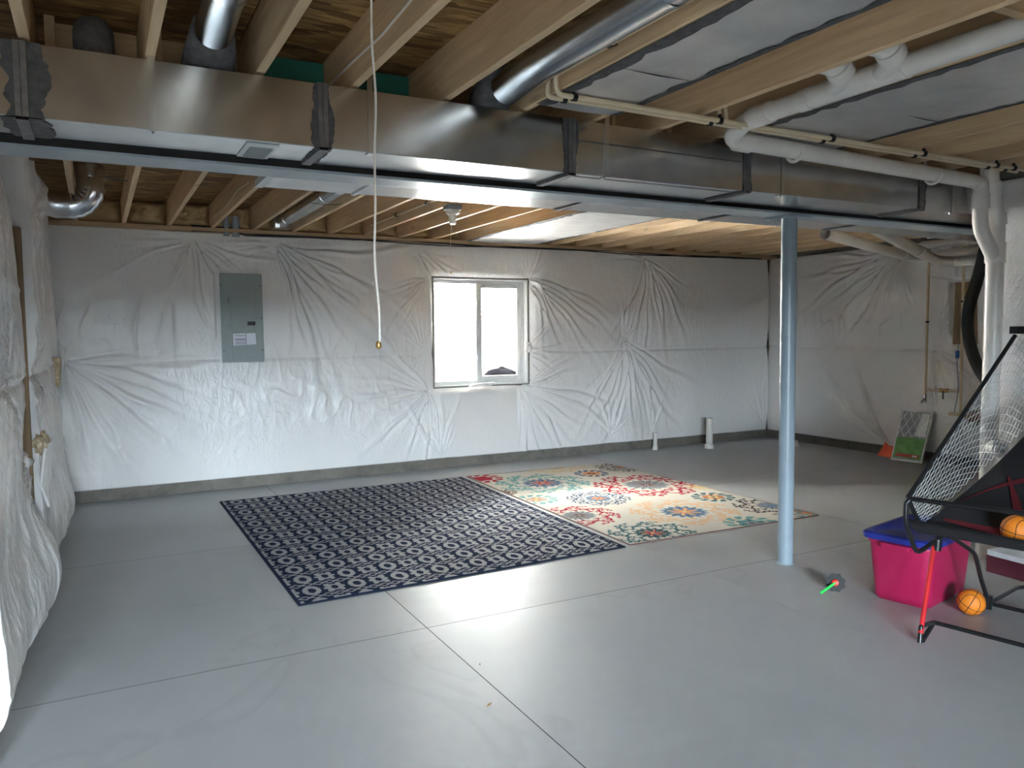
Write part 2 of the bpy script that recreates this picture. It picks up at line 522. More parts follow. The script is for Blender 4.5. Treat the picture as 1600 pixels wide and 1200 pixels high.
for k, (a, b) in enumerate(GL):
    d1 = thing('door_%d' % (k + 1), ((a + b) / 2, YR - .12, 0), ('wide' if k == 0 else 'second') + ' white framed glass patio door behind the camera', None, kind='structure')
    m_ = (a + b) / 2
    bm = BM()
    for p, q in ((a, a + .07), (m_ - .04, m_ + .04), (b - .07, b)): box(bm, p, q, YR - .16, YR - .09, 0, 2.2)
    for p, q in ((a + .07, m_ - .04), (m_ + .04, b - .07)):
        box(bm, p, q, YR - .16, YR - .09, 0, .09); box(bm, p, q, YR - .16, YR - .09, 2.11, 2.2)
    obj('door_frame', bm, 'whitevinyl', d1)
    for p, q in ((a + .07, m_ - .04), (m_ + .04, b - .07)): obj('pane', bx(p, q, YR - .13, YR - .124, .09, 2.11), 'glass', d1)
o = obj('ground_patio', bx(-8, 8, -10, YR - .25, -.2, -.02), 'lumber_x'); tag(o, kind='structure', label='brown timber deck outside the glass door')

# ------------------------------------------------------------------ SETTING: ceiling with joists
JZ0, JZ1 = 2.735, 2.972
ceiling = obj('ceiling', bx(XW - .25, XR + .25, YR - .25, YB + .25, 3.0, 3.06), 'osb'); tag(ceiling, kind='structure', label='exposed joist ceiling with oriented strand board')
y = YR - .2; row = 0
while y < YB + .2:
    x = XW - .25 - (1.22 if row % 2 else 0)
    while x < XR + .2:
        a, b = max(x, XW - .25), min(x + 2.44, XR + .25)
        if b - a > .05: obj('osb_panel', bx(a + .002, b - .002, y + .002, min(y + 1.22, YB + .25) - .002, JZ1, 2.992), 'osb', ceiling)
        x += 2.44
    y += 1.22; row += 1
near_x = [-0.585, -0.17, 0.25, 0.67, 1.075, 1.515, 1.93, 2.345, 2.77, 3.19, 3.60, 4.005, 4.42, 4.84, 5.25, 5.66]
far_x = [-0.10 + 0.4068 * k for k in range(23)]
jn = None
for x in near_x:
    if jn is None: jn = obj('joist', bx(x - .038, x, YR, 4.0, JZ0, JZ1, bev=.002), 'joist', ceiling)
    else: dup(jn, (x - .019, (YR + 4.0) / 2, JZ0), ceiling)
jf = None
for x in far_x:
    y0 = 3.83
    if jf is None: jf = obj('joist', bx(x - .038, x, y0, 8.70, JZ0, JZ1, bev=.002), 'joist', ceiling)
    else: dup(jf, (x - .019, (y0 + 8.70) / 2, JZ0), ceiling)
# blocking over the beam, two bays green
for k, (a, b) in enumerate(zip(near_x[1:-1], near_x[2:])):
    if k in (5, 9): continue
    obj('blocking', bx(a + .045, b - .040, 3.885, 3.923, JZ0 + .004, JZ1 - .012), 'greenboard' if k in (2, 3) else 'lumber_x', ceiling)
obj('blocking', bx(2.773, 3.149, 1.66, 1.70, JZ0 + .02, JZ1 - .01), 'lumber_x', ceiling)
# rim: sill plate, rim board and paper batts between the far joists
obj('sill_plate', bx(-0.47, XR, 8.56, 8.74, 2.697, 2.733), 'lumber_x', ceiling)
obj('rim_board', bx(-0.47, XR, 8.703, 8.74, JZ0, JZ1), 'lumber_x', ceiling)


def puffy(x0, x1, z0, z1, y, d, seed):
    ns, nz = 22, 14
    s, t = np.meshgrid(np.linspace(0, 1, ns), np.linspace(0, 1, nz), indexing='ij')
    e = np.minimum(1, 6 * np.minimum(np.minimum(s, 1 - s), np.minimum(t, 1 - t) * .8)) ** .5
    h = e * d * (0.75 + 0.7 * vnoise(s * 3 + seed * 7.1, t * 2.5 + seed) + 0.35 * vnoise(s * 9 + seed, t * 7))
    V = np.stack([x0 + (x1 - x0) * s, y - h, z0 + (z1 - z0) * t], -1).reshape(-1, 3)
    return V, grid_faces(ns, nz)


for k, (a, b) in enumerate(zip(far_x[:-1], far_x[1:])):
    V, F = puffy(a + .004, b - .042, JZ0 + .002, JZ1 - .004, 8.70, .11 + .03 * (k % 3), k)
    np_mesh('rim_batt', V, F, 'kraft', ceiling)

# ------------------------------------------------------------------ insulation blankets


def rays(S, Z, pins, seed):
    rg = np.random.default_rng(seed); H = np.zeros_like(S)
    for (s, z, n, L, a0, a1, amp, dent) in pins:
        ds, dz = S - s, Z - z; rr = np.hypot(ds, dz)
        H -= dent * np.exp(-rr / .16)
        for k in range(n):
            a = math.radians(a0 + (a1 - a0) * (k + rg.uniform(.1, .9)) / n)
            Lr = L * rg.uniform(.45, 1.05); A = amp * rg.uniform(.45, 1.3); kk = rg.uniform(-.22, .22)
            c, sn = math.cos(a), math.sin(a)
            t = ds * c + dz * sn
            q = (t > 0) & (t < Lr * 1.7)
            if not q.any(): continue
            tt = t[q]; nn = (-ds * sn + dz * c)[q] - kk * tt * tt + .012 * np.sin(tt * 9 + k)
            wd = .007 + rg.uniform(.018, .034) * tt
            prof = (1 - np.exp(-tt / .05)) * np.exp(-(tt / Lr) ** 2 * 1.3)
            H[q] += A * prof * (np.exp(-(nn / wd) ** 2) - .55 * np.exp(-((nn - 1.7 * wd) / wd) ** 2))
    return H


def sheet(name, mp, s0, s1, z0, z1, step, hfun, mat, back=0.008, hole=None, edge=True):
    ns = int((s1 - s0) / step) + 1; nz = int((z1 - z0) / step) + 1
    sv = np.linspace(s0, s1, ns); zv = np.linspace(z0, z1, nz)
    if edge:
        sv = np.concatenate([[s0], sv, [s1]]); zv = np.concatenate([[z0], zv, [z1]]); ns += 2; nz += 2
    S, Z = np.meshgrid(sv, zv, indexing='ij')
    H = hfun(S, Z)
    if edge: H[0, :] = back; H[-1, :] = back; H[:, 0] = back; H[:, -1] = back
    V = mp(S, Z, H).reshape(-1, 3)
    mask = None
    if hole:
        sc = (S[:-1, :-1] + S[1:, 1:]) / 2; zc = (Z[:-1, :-1] + Z[1:, 1:]) / 2
        mask = ~((sc > hole[0]) & (sc < hole[1]) & (zc > hole[2]) & (zc < hole[3]))
    F = grid_faces(ns, nz, mask)
    return np_mesh(name, V, F, mat)


back_pins = [  # s, z, rays, length, angle range, amplitude, dent
    (0.92, 2.62, 11, .75, -125, -15, .020, .05), (0.92, 2.62, 5, .7, 160, 200, .012, .0), (1.75, 2.62, 13, 1.45, -82, -12, .024, .05), (1.75, 2.62, 6, .8, -178, -150, .012, .0),
    (3.38, 2.61, 7, .6, -75, -5, .014, .04), (3.47, 2.27, 6, .7, 175, 255, .013, .03), (4.86, 2.32, 10, 1.25, -80, -5, .024, .04), (4.86, 2.32, 5, .35, 40, 130, .012, .0),
    (6.70, 2.64, 10, 1.1, -115, -28, .019, .045), (6.70, 2.64, 5, .8, 165, 185, .011, .0), (-.28, 1.40, 15, 1.15, -85, 8, .017, .03), (3.46, 1.40, 7, .55, 60, 150, .013, .04), (3.46, 1.40, 5, .4, -150, -100, .012, 0),
    (4.80, 1.42, 9, .8, -60, 50, .013, .03), (6.36, 1.52, 15, 1.25, -140, -35, .024, .05), (6.36, 1.52, 5, .7, 55, 120, .017, .0), (3.49, .94, 17, .95, 130, 290, .019, .05),
    (4.73, .945, 15, 1.1, -105, 40, .024, .05), (3.64, .14, 9, .75, 55, 140, .016, .03), (6.12, .24, 8, .6, 35, 150, .014, .03), (6.80, .25, 4, .6, 60, 110, .014, .02), (8.85, 2.1, 4, .5, 140, 220, .008, .0),
    (8.9, .2, 6, .8, 95, 150, .009, .0)]


def back_h(S, Z):
    lowb = np.clip((Z - .125) / 1.285, 0, 1); upb = np.clip((Z - 1.41) / 1.28, 0, 1)
    H = .050 + .050 * np.sin(PI * lowb) ** .7 * (Z < 1.41) + .055 * np.sin(PI * upb) ** .8 * (Z >= 1.41)
    H += .030 * vnoise(S * .9 + 3, Z * 1.1) + .016 * vnoise(S * 2.3, Z * 2.0 + 9)
    H += 2.2 * rays(S, Z, back_pins, 5)
    wp = S + .06 * vnoise(S * 2, Z * 3) * 2
    g1 = np.exp(-((Z - 1.75) / .28) ** 2) * np.exp(-((S - .45) / .75) ** 2)
    g2 = np.exp(-np.abs(Z - 1.41) / .16) * (0.25 + np.exp(-((S - 2.2) / 1.2) ** 2))
    g3 = np.exp(-((Z - .95) / .3) ** 2) * np.exp(-((S - 2.2) / .9) ** 2)
    rv = ridge(wp * 9, Z * 2.2 + 4) ** 3 - .3
    H += rv * (.034 * g1 + .020 * g2) + (ridge(wp * 7 + 3, Z * 5 + S * 2) ** 3 - .3) * .020 * g3
    H += .008 * np.exp(-((Z - 1.41) / .012) ** 2) - .012 * np.exp(-((Z - 1.385) / .02) ** 2)
    H += .0035 * (ridge(S * 6, Z * 5) ** 2)
    # drawn into the window reveal
    dx = np.maximum(np.maximum(WX0 - S, S - WX1), 0); dz = np.maximum(np.maximum(WZ0 - Z, Z - WZ1), 0)
    d = np.hypot(dx, dz)
    H = H * (1 - np.exp(-(d / .045) ** 2)) - .012 * np.exp(-(d / .012) ** 2)
    inp = (S > 1.10) & (S < 1.62) & (Z > 1.30) & (Z < 2.33)
    H = np.where(inp, np.minimum(H, .085), H)
    return np.where(d > .03, np.maximum(H, .012), np.maximum(H, -.012))


o = sheet('insulation_blanket', lambda S, Z, H: np.stack([S, YB - H, Z], -1), -0.44, XR - .09, .125, 2.695, .0125, back_h, 'blanket', hole=(WX0, WX1, WZ0, WZ1))
tag(o, 'white plastic-faced insulation blanket around the bright window and grey panel', 'insulation')

right_pins = [(6.50, 2.60, 14, 1.35, -68, 20, .026, .05), (6.50, 2.60, 7, .9, -110, -70, .014, .0), (5.95, 1.55, 6, .6, 100, 170, .012, .02), (6.05, 1.40, 9, .8, 185, 260, .012, .02),
              (6.60, .15, 7, 1.4, 20, 62, .016, .02), (5.70, 2.2, 8, .5, 0, 360, .012, .0), (5.55, 1.05, 8, .8, 120, 240, .010, .02), (5.1, 2.3, 6, .7, -90, 60, .012, .02)]


def right_h(S, Z):
    lowb = np.clip((Z - .125) / 1.285, 0, 1); upb = np.clip((Z - 1.41) / 1.28, 0, 1)
    H = .045 + .045 * np.sin(PI * lowb) * (Z < 1.41) + .05 * np.sin(PI * upb) * (Z >= 1.41)
    H += .028 * vnoise(S * .9 + 30, Z * 1.1) + .014 * vnoise(S * 2.3, Z * 2.0 + 19)
    H += 2.0 * rays(S, Z, right_pins, 8)
    rv = ridge(S * 10, Z * 2 + 4) ** 3 - .3
    H += rv * .032 * np.exp(-((Z - 1.72) / .2) ** 2) * np.exp(-((S - 7.0) / .9) ** 2)
    H += .008 * np.exp(-((Z - 1.41) / .012) ** 2) - .010 * np.exp(-((Z - 1.385) / .02) ** 2)
    H += .003 * ridge(S * 6, Z * 5) ** 2
    d = np.hypot(np.maximum(np.maximum(5.50 - S, S - 5.76), 0), np.maximum(np.maximum(1.47 - Z, Z - 2.17), 0))
    H = H * (1 - .8 * np.exp(-(d / .03) ** 2))
    return np.maximum(H, .006)


o = sheet('insulation_blanket', lambda S, Z, H: np.stack([XR - H, S, Z], -1), 3.5, YB - .06, .125, 2.695, .014, right_h, 'blanket', hole=(5.50, 5.76, 1.47, 2.17))
tag(o, 'white insulation blanket on the wall behind the cream pipes and filter', 'insulation')
obj_b = obj('plywood_backer', bx(XR - .03, XR - .004, 5.48, 5.78, 1.45, 2.19), 'lumber_z'); tag(obj_b, 'brown plywood board showing through cut blanket behind cream pipe', 'board')


def jog_h(S, Z):
    H = .05 + .05 * np.sin(PI * np.clip((Z - .125) / 2.57, 0, 1)) + .03 * vnoise(S * 1.3 + 60, Z * 1.2) + .02 * vnoise(S * 3.3, Z * 2.4 + 39)
    H += rays(S, Z, [(3.2, 2.62, 9, .9, -170, -95, .018, .04), (2.7, 1.4, 9, .8, 0, 360, .012, .03), (3.2, .4, 7, .8, 90, 180, .012, .02), (2.2, 2.6, 9, .9, -150, -20, .018, .04)], 12)
    H += .006 * ridge(S * 5, Z * 3) ** 2
    return np.maximum(H, .008)


o = sheet('insulation_blanket', lambda S, Z, H: np.stack([5.80 - H, S, Z], -1), -1.5, 3.38, .125, 2.69, .025, jog_h, 'blanket')
tag(o, 'white insulation blanket behind the drain stack and the ball game', 'insulation')


# left wall: two loose hanging blankets
def leftA_h(S, Z):  # S = y 3.5 .. 5.36
    e = np.clip((5.36 - S) / .30, 0, 1)
    H = .055 + .035 * np.sin(PI * np.clip((Z - .1) / 2.5, 0, 1))
    low = np.exp(-((Z - .30) / .30) ** 2)
    H += .125 * low * np.exp(-((S - 5.15) / .75) ** 2) + .06 * low
    H -= .16 * np.exp(-((Z - .04) / .07) ** 2) * (.5 + .5 * np.exp(-((S - 4.9) / .8) ** 2))
    H -= .05 * np.clip((Z - 2.2) / .5, 0, 1)
    H += .035 * vnoise(S * 1.7 + 5, Z * 1.3) + .02 * vnoise(S * 4, Z * 2.5)
    H += rays(S, Z, [(4.6, 1.42, 8, .8, 60, 160, .034, .02), (4.6, 1.42, 8, .7, 190, 330, .032, .02), (5.3, 1.0, 8, .9, -140, -60, .036, .02), (4.2, 2.5, 8, .9, -120, -40, .036, .02)], 21)
    H += .010 * np.exp(-((Z - 1.42) / .012) ** 2) - .014 * np.exp(-((Z - 1.39) / .02) ** 2)
    H += (ridge(S * 4, Z * 6) ** 3 - .3) * .008 + (ridge(S * 9 + Z * 3, Z * 3) ** 3 - .3) * .004
    return np.maximum(H, .02)


o = sheet('insulation_blanket', lambda S, Z, H: np.stack([-0.47 + H, S, Z], -1), 3.50, 5.36, .06, 2.72, .014, leftA_h, 'blanket')
tag(o, 'loose white insulation blanket bulging over the floor, nearest the camera', 'insulation')


def leftB_h(S, Z):  # y 5.46 .. 8.62
    e = np.clip((S - 5.46) / .2, 0, 1)
    H = .135 + .03 * np.sin(PI * np.clip((Z - .1) / 2.5, 0, 1)) * np.exp(-((S - 6.9) / 1.6) ** 2)
    low = np.exp(-((Z - .26) / .34) ** 2)
    H += .10 * low * np.exp(-((S - 7.2) / .9) ** 2) + .02 * low
    H -= .15 * np.exp(-((Z - .07) / .07) ** 2) * np.exp(-((S - 6.9) / .9) ** 2)
    H += .08 * np.exp(-((Z - 2.55) / .16) ** 2) * np.exp(-((S - 6.1) / .30) ** 2) + .05 * np.exp(-((Z - 2.30) / .14) ** 2) * np.exp(-((S - 5.75) / .25) ** 2)
    H -= .05 * np.exp(-((Z - 1.42) / .10) ** 2) * np.exp(-((S - 6.0) / .8) ** 2)
    H += .03 * vnoise(S * 1.7 + 15, Z * 1.3) + .022 * vnoise(S * 4 + 8, Z * 2.5)
    H += rays(S, Z, [(5.9, 1.42, 9, .9, 20, 160, .022, .02), (5.9, 1.42, 9, .8, 200, 340, .022, .02), (5.7, 2.38, 9, .7, -30, 80, .025, .02), (7.6, 1.42, 8, .8, 190, 340, .018, .02), (6.2, .95, 7, .7, 230, 310, .02, .02)], 31)
    H += .010 * np.exp(-((Z - 1.42) / .012) ** 2) - .014 * np.exp(-((Z - 1.39) / .02) ** 2)
    H += (ridge(S * 5, Z * 4) ** 3 - .3) * .009 + (ridge(S * 9 - Z * 4, Z * 4) ** 3 - .3) * .004
    return np.maximum(H, .03)


o = sheet('insulation_blanket', lambda S, Z, H: np.stack([-0.47 + H, S, Z], -1), 5.46, 8.60, .10, 2.76, .014, leftB_h, 'blanket')
tag(o, 'crumpled white insulation blanket hanging in the corner by the elbow duct', 'insulation')
o = obj('wall_stud', bx(-0.468, -0.360, 5.385, 5.44, 0.0, 2.28, bev=.003), 'lumber_z'); tag(o, 'bare wooden stud in the slit between two hanging blankets', 'stud')
o = obj('wall_stud', bx(-0.468, -0.40, 3.455, 3.495, 0.0, 2.73, bev=.003), 'lumber_z'); tag(o, 'wooden stud at the free end of the nearest blanket', 'stud')


def tuft(name, c, r, sq, mat, seed, label, cat='insulation tuft', amp=.8):
    bm = BM(); bmesh.ops.create_icosphere(bm, subdivisions=4, radius=1.0)
    for v in bm.verts:
        p = v.co.copy()
        n = float(vnoise(np.array([p.x * 2 + seed]), np.array([p.y * 2 + p.z * 1.7]))[0]) + .5 * float(vnoise(np.array([p.x * 6 + seed]), np.array([p.z * 6 + p.y * 4]))[0])
        v.co = Vector(c) + Vector((p.x * sq[0], p.y * sq[1], p.z * sq[2])) * r * (1 + amp * n)
    o = obj(name, bm, mat, None, 'all'); tag(o, label, cat); return o


tuft('fibreglass_tuft', (-.330, 5.50, 1.00), .085, (.55, 1.0, .75), 'fibre', 3, 'tan fibreglass tuft spilling from torn blanket low beside the stud')
tuft('fibreglass_tuft', (-.395, 5.47, 1.40), .05, (.6, .8, 1.3), 'fibre', 9, 'small fibreglass tuft at waist height beside the stud')
bm = BM(); prism(bm, [(-.285, 7.62, 1.22), (-.285, 7.78, 1.25), (-.27, 7.80, 1.46), (-.275, 7.64, 1.46)], (-.06, 0, 0))
tag(obj('batt_scrap', bm, 'fibre'), 'pale yellow batt scrap in the blanket opening beside the back corner', 'batt')
bm = BM(); prism(bm, [(-.262, 7.82, 1.10), (-.262, 7.95, 1.30), (-.235, 8.0, 1.52), (-.255, 7.88, 1.53)], (-.012, .01, 0))
tag(obj('blanket_flap', bm, 'blanket'), 'white loose flap of plastic by the back corner', 'flap')
bm = BM(); prism(bm, [(-.30, 5.52, .60), (-.275, 5.60, .98), (-.30, 5.47, 1.0), (-.33, 5.42, .75)], (.012, .006, 0))
tag(obj('blanket_flap', bm, 'blanket'), 'white torn flap of plastic below the low fibreglass tuft', 'flap')

# ------------------------------------------------------------------ window in the back wall, well and snow outside
FY0, FY1 = 8.815, 8.885
win = thing('window_1', (4.225, FY0, 1.0), 'white vinyl sliding window with bright snow outside', None, kind='structure')
x0, x1, z0, z1, xm = 3.585, 4.855, 1.0, 2.285, 4.222
bm = BM(); fwid = .045
box(bm, x0, x1, FY0, FY1, z0, z0 + fwid); box(bm, x0, x1, FY0, FY1, z1 - fwid, z1)
box(bm, x0, x0 + fwid, FY0, FY1, z0 + fwid, z1 - fwid); box(bm, x1 - fwid, x1, FY0, FY1, z0 + fwid, z1 - fwid)
obj('window_frame', bm, 'whitevinyl', win)
bm = BM()
for a, b in ((xm - .035, xm + .04), (x1 - fwid - .05, x1 - fwid)): box(bm, a, b, FY0 + .004, FY0 + .036, z0 + fwid, z1 - fwid, bev=.003)
box(bm, xm + .04, x1 - fwid - .05, FY0 + .004, FY0 + .036, z0 + fwid, z0 + fwid + .05, bev=.003); box(bm, xm + .04, x1 - fwid - .05, FY0 + .004, FY0 + .036, z1 - fwid - .05, z1 - fwid, bev=.003)
sash = obj('sliding_sash', bm, 'whitevinyl', win)
obj('sash_pane', bx(xm + .04, x1 - fwid - .05, FY0 + .017, FY0 + .021, z0 + fwid + .05, z1 - fwid - .05), 'glass', sash)
for zz in (1.32, 1.98): obj('sash_latch', bx(xm - .033, xm - .005, FY0 - .012, FY0 + .004, zz - .03, zz + .03, bev=.004), 'whitevinyl', sash)
obj('meeting_stile', bx(xm - .055, xm - .036, FY0 + .038, FY1 - .004, z0 + fwid, z1 - fwid), 'whitevinyl', win)
obj('pane', bx(x0 + fwid, xm - .055, FY0 + .050, FY0 + .054, z0 + fwid, z1 - fwid), 'glass', win)
bm = BM()
box(bm, WX0 + .001, x0, 8.73, FY1, WZ0, WZ1); box(bm, x1, WX1 - .001, 8.73, FY1, WZ0, WZ1); box(bm, x0, x1, 8.73, FY1, z1, WZ1 - .001)
box(bm, x0, x1, 8.73, FY1, WZ0 + .001, z0)
obj('reveal_lining', bm, 'whitevinyl', win)
bm = BM(); prism(bm, [(4.02, 8.665, .985), (4.30, 8.655, .975), (4.36, 8.66, 1.02), (4.10, 8.67, 1.01)], (0, .04, 0.003))
tag(obj('blanket_flap', bm, 'blanket'), 'crumpled plastic scrap on the sill under the window', 'flap')
t = tuft('blanket_knot', (4.825, 8.63, 1.44), .055, (.9, .6, 1.0), 'blanket', 5, 'bunched white plastic knot at the window edge', 'knot')

# corrugated half-round well
n_a, n_z = 72, 150
A_, Z_ = np.meshgrid(np.linspace(0, PI, n_a), np.linspace(.45, 2.39, n_z), indexing='ij')
rad = 1.0 + .014 * np.sin(Z_ * 2 * PI / .07)
V = np.stack([4.22 - 1.02 * rad * np.cos(A_), 8.97 + .95 * rad * np.sin(A_), Z_], -1).reshape(-1, 3)
o = np_mesh('window_well', V, grid_faces(n_a, n_z), 'well'); tag(o, 'galvanized corrugated window well seen through the right pane', 'window well')
# snow drift, hollowed by the glass at lower right
nx, ny = 90, 46
X_, Y_ = np.meshgrid(np.linspace(3.22, 5.22, nx), np.linspace(0, 1, ny), indexing='ij')
ymax = 8.975 + np.sqrt(np.clip(1 - ((X_ - 4.22) / 1.0) ** 2, 0.0004, 1)) * .925
Yy = 8.975 + (ymax - 8.975) * Y_
hz = 1.02 + 1.02 * (Y_ ** .7) * (1.02 - .30 * (X_ - 3.2)) + .20 * (3.9 - X_) * (X_ < 3.9) + .09 * vnoise(X_ * 3.1, Yy * 3.1 + 4) + .05 * vnoise(X_ * 8, Yy * 8)
hz -= .60 * np.exp(-((X_ - 4.66) / .27) ** 2) * np.exp(-(Y_ / .26) ** 2) + .16 * np.exp(-((X_ - 3.72) / .12) ** 2) * np.exp(-(Y_ / .25) ** 2)
V = np.stack([X_, Yy, np.clip(hz, .5, 2.35)], -1).reshape(-1, 3)
o = np_mesh('snow_drift', V, grid_faces(nx, ny), 'snow'); tag(o, 'white snow heaped in the window well', 'snow', kind='stuff')
tuft('wet_stone', (4.68, 9.08, 1.00), .21, (1.35, .5, .85), 'blackstone', 14, 'dark wet stone in the snow hollow behind the right pane', 'stone', .25)  # added blob, its black colour paints the dark of the hollow
# ground and snow outside, level with the well rim
bm = BM()
ring = [(4.22 - 1.03 * math.cos(a), 8.97 + .96 * math.sin(a)) for a in np.linspace(0, PI, 33)]
outer = [(-6, 8.97)] + [(-6, 20), (14, 20)] + [(14, 8.97)]
vi = [bm.verts.new((x, y, 2.38)) for x, y in ring]; vo = [bm.verts.new((x, y, 2.38)) for x, y in outer]
bm.faces.new([vo[0], vi[0]] + vi[1:17] + [vo[1]]); bm.faces.new([vo[1]] + vi[16:17] + [vo[2]]); bm.faces.new([vo[2]] + vi[16:] + [vo[3]])
o = obj('ground_snow', bm, 'snow'); tag(o, kind='structure', label='snowy ground outside level with the well rim')

# ------------------------------------------------------------------ steel beam and post
beam = thing('steel_beam', (4.2, 3.91, 2.42), 'long grey steel I-beam running between the two ducts', 'beam')
obj('bottom_flange', bx(-.47, XR, 3.815, 4.015, 2.42, 2.433), 'beam', beam)
obj('web', bx(-.47, XR, 3.911, 3.919, 2.433, 2.722), 'millscale', beam)  # web and top flange coloured dark to paint the unlit gap
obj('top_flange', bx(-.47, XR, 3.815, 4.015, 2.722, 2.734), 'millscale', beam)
post = thing('support_post', (4.245, 3.90, 0), 'blue-grey steel support post standing in the middle of the floor', 'post')
obj('shaft', tb([(4.245, 3.90, .008), (4.237, 3.90, 2.405)], .053, 32), 'post', post, True)
obj('base_plate', tube(BM(), [(4.245, 3.90, .0005), (4.245, 3.90, .008)], .062, 32), 'post', post, True)
obj('cap_plate', bx(4.13, 4.345, 3.80, 4.03, 2.405, 2.4195), 'beam', post)

# ------------------------------------------------------------------ rectangular ducts


def ragged(bm, x, z0, z1, yf, w, seed, y1=None):
    """smear of mastic round a duct joint: front face strip and underside strip with ragged edges"""
    rg = random.Random(seed)

    def walk(n_):
        v = rg.uniform(.6, 1.0); out = []
        for _ in range(n_):
            v = min(1.15, max(.42, v + rg.uniform(-.13, .13))); out.append(w * v)
        return out
    n = 26
    L = [x - q for q in walk(n)]; R_ = [x + q for q in walk(n)]
    zs = [z0 + (z1 - z0) * i / (n - 1) for i in range(n)]
    for i in range(n - 1):
        vs = [bm.verts.new(p) for p in ((L[i], yf - .003, zs[i]), (R_[i], yf - .003, zs[i]), (R_[i + 1], yf - .003, zs[i + 1]), (L[i + 1], yf - .003, zs[i + 1]))]
        bm.faces.new(vs)
    if y1:
        m = 18; ysx = [yf - .003 + (y1 - yf) * i / (m - 1) for i in range(m)]
        L2 = [x - q for q in walk(m)]; R2 = [x + q for q in walk(m)]
        L2[0], R2[0] = L[0], R_[0]
        for i in range(m - 1):
            vs = [bm.verts.new(p) for p in ((L2[i], ysx[i], z0 - .003), (R2[i], ysx[i], z0 - .003), (R2[i + 1], ysx[i + 1], z0 - .003), (L2[i + 1], ysx[i + 1], z0 - .003))]
            bm.faces.new(vs)
    bmesh.ops.remove_doubles(bm, verts=bm.verts, dist=.0005)
    return bm


DZ0, DZ1, DY0, DY1 = 2.45, 2.722, 3.425, 3.745
da = thing('supply_duct', (2.6, 3.61, DZ0), 'long rectangular galvanized supply duct on the near side of the beam', 'duct')
cuts = [-.46, -.205, .903, 2.168, 3.37, 4.957, 6.3]
for a, b, y1_ in zip(cuts, cuts[1:], (3.715, 3.73, 3.762, 3.782, 3.787, 3.787)):
    obj('duct_section', bx(a, b, DY0, y1_, DZ0, DZ1, bev=.003), 'galv', da)
for k, x in enumerate(cuts[1:-1]):
    bm = BM()
    for dx_ in (-.011, .011): box(bm, x + dx_ - .010, x + dx_ + .010, DY0 - .014, DY0 - .0005, DZ0 - .012, DZ1)
    box(bm, x - .02, x + .02, DY0 - .014, DY1, DZ0 - .013, DZ0 - .0005)
    obj('drive_cleat', bm, 'cleat', da)
    obj('mastic', ragged(BM(), x, DZ0, DZ1, DY0, .085 if k == 0 else .045, 4 + k, DY1), 'mastic', da)
for x in (.232, 1.117, 2.388, 3.659, 5.30):
    bm = BM(); box(bm, x - .0125, x + .0125, DY0 - .0042, DY0 - .0008, DZ0 - .002, 2.80); box(bm, x - .0125, x + .0125, DY0 - .004, DY0 + .05, DZ0 - .004, DZ0 - .001)
    obj('hanger_strap', bm, 'galv2', da)
    obj('screw', tb([(x, DY0 + .02, DZ0 - .004), (x, DY0 + .02, DZ0 - .010)], .006, 8), 'galv2', da)
reg = obj('register', bx(.59, .725, DY0 + .03, DY1 - .015, DZ0 - .006, DZ0 - .0005, bev=.002), 'register', da)
obj('damper_opening', bx(.612, .708, DY0 + .085, DY0 + .30, DZ0 - .009, DZ0 - .0062), 'registergrey', reg)
obj('stiffening_crease', tb([(2.21, DY0 - .001, 2.618), (3.33, DY0 - .001, 2.612)], .004, 6), 'cleat', da)
obj('stiffening_crease', tb([(2.21, DY0 + .06, DZ0 - .001), (3.33, DY0 + .06, DZ0 - .001)], .003, 6), 'galv', da)

db = thing('return_duct', (4.6, 4.26, DZ0), 'shiny rectangular duct on the window side of the beam', 'duct')
cutb = [.84, 1.35, 2.72, 3.95, 5.25, 6.6, XR - .12]
for a, b in zip(cutb, cutb[1:]): obj('duct_section', bx(a, b, 4.045, 4.475, DZ0, DZ1, bev=.003), 'galv', db)
for k, x in enumerate(cutb[1:-1]):
    obj('drive_cleat', bx(x - .012, x + .012, 4.04, 4.487, DZ0 - .008, DZ1), 'galv2', db)
    if k > 0: obj('mastic', ragged(BM(), x, DZ0, DZ1, 4.045, .04, 40 + k, 4.475), 'mastic', db)
bm = BM(); box(bm, .80, .838, 4.04, 4.48, DZ0 - .004, DZ0 + .03); box(bm, .815, .838, 4.05, 4.47, DZ0 + .03, DZ1)
obj('end_cap', bm, 'register', db)

# ------------------------------------------------------------------ sheet metal pans under joist bays


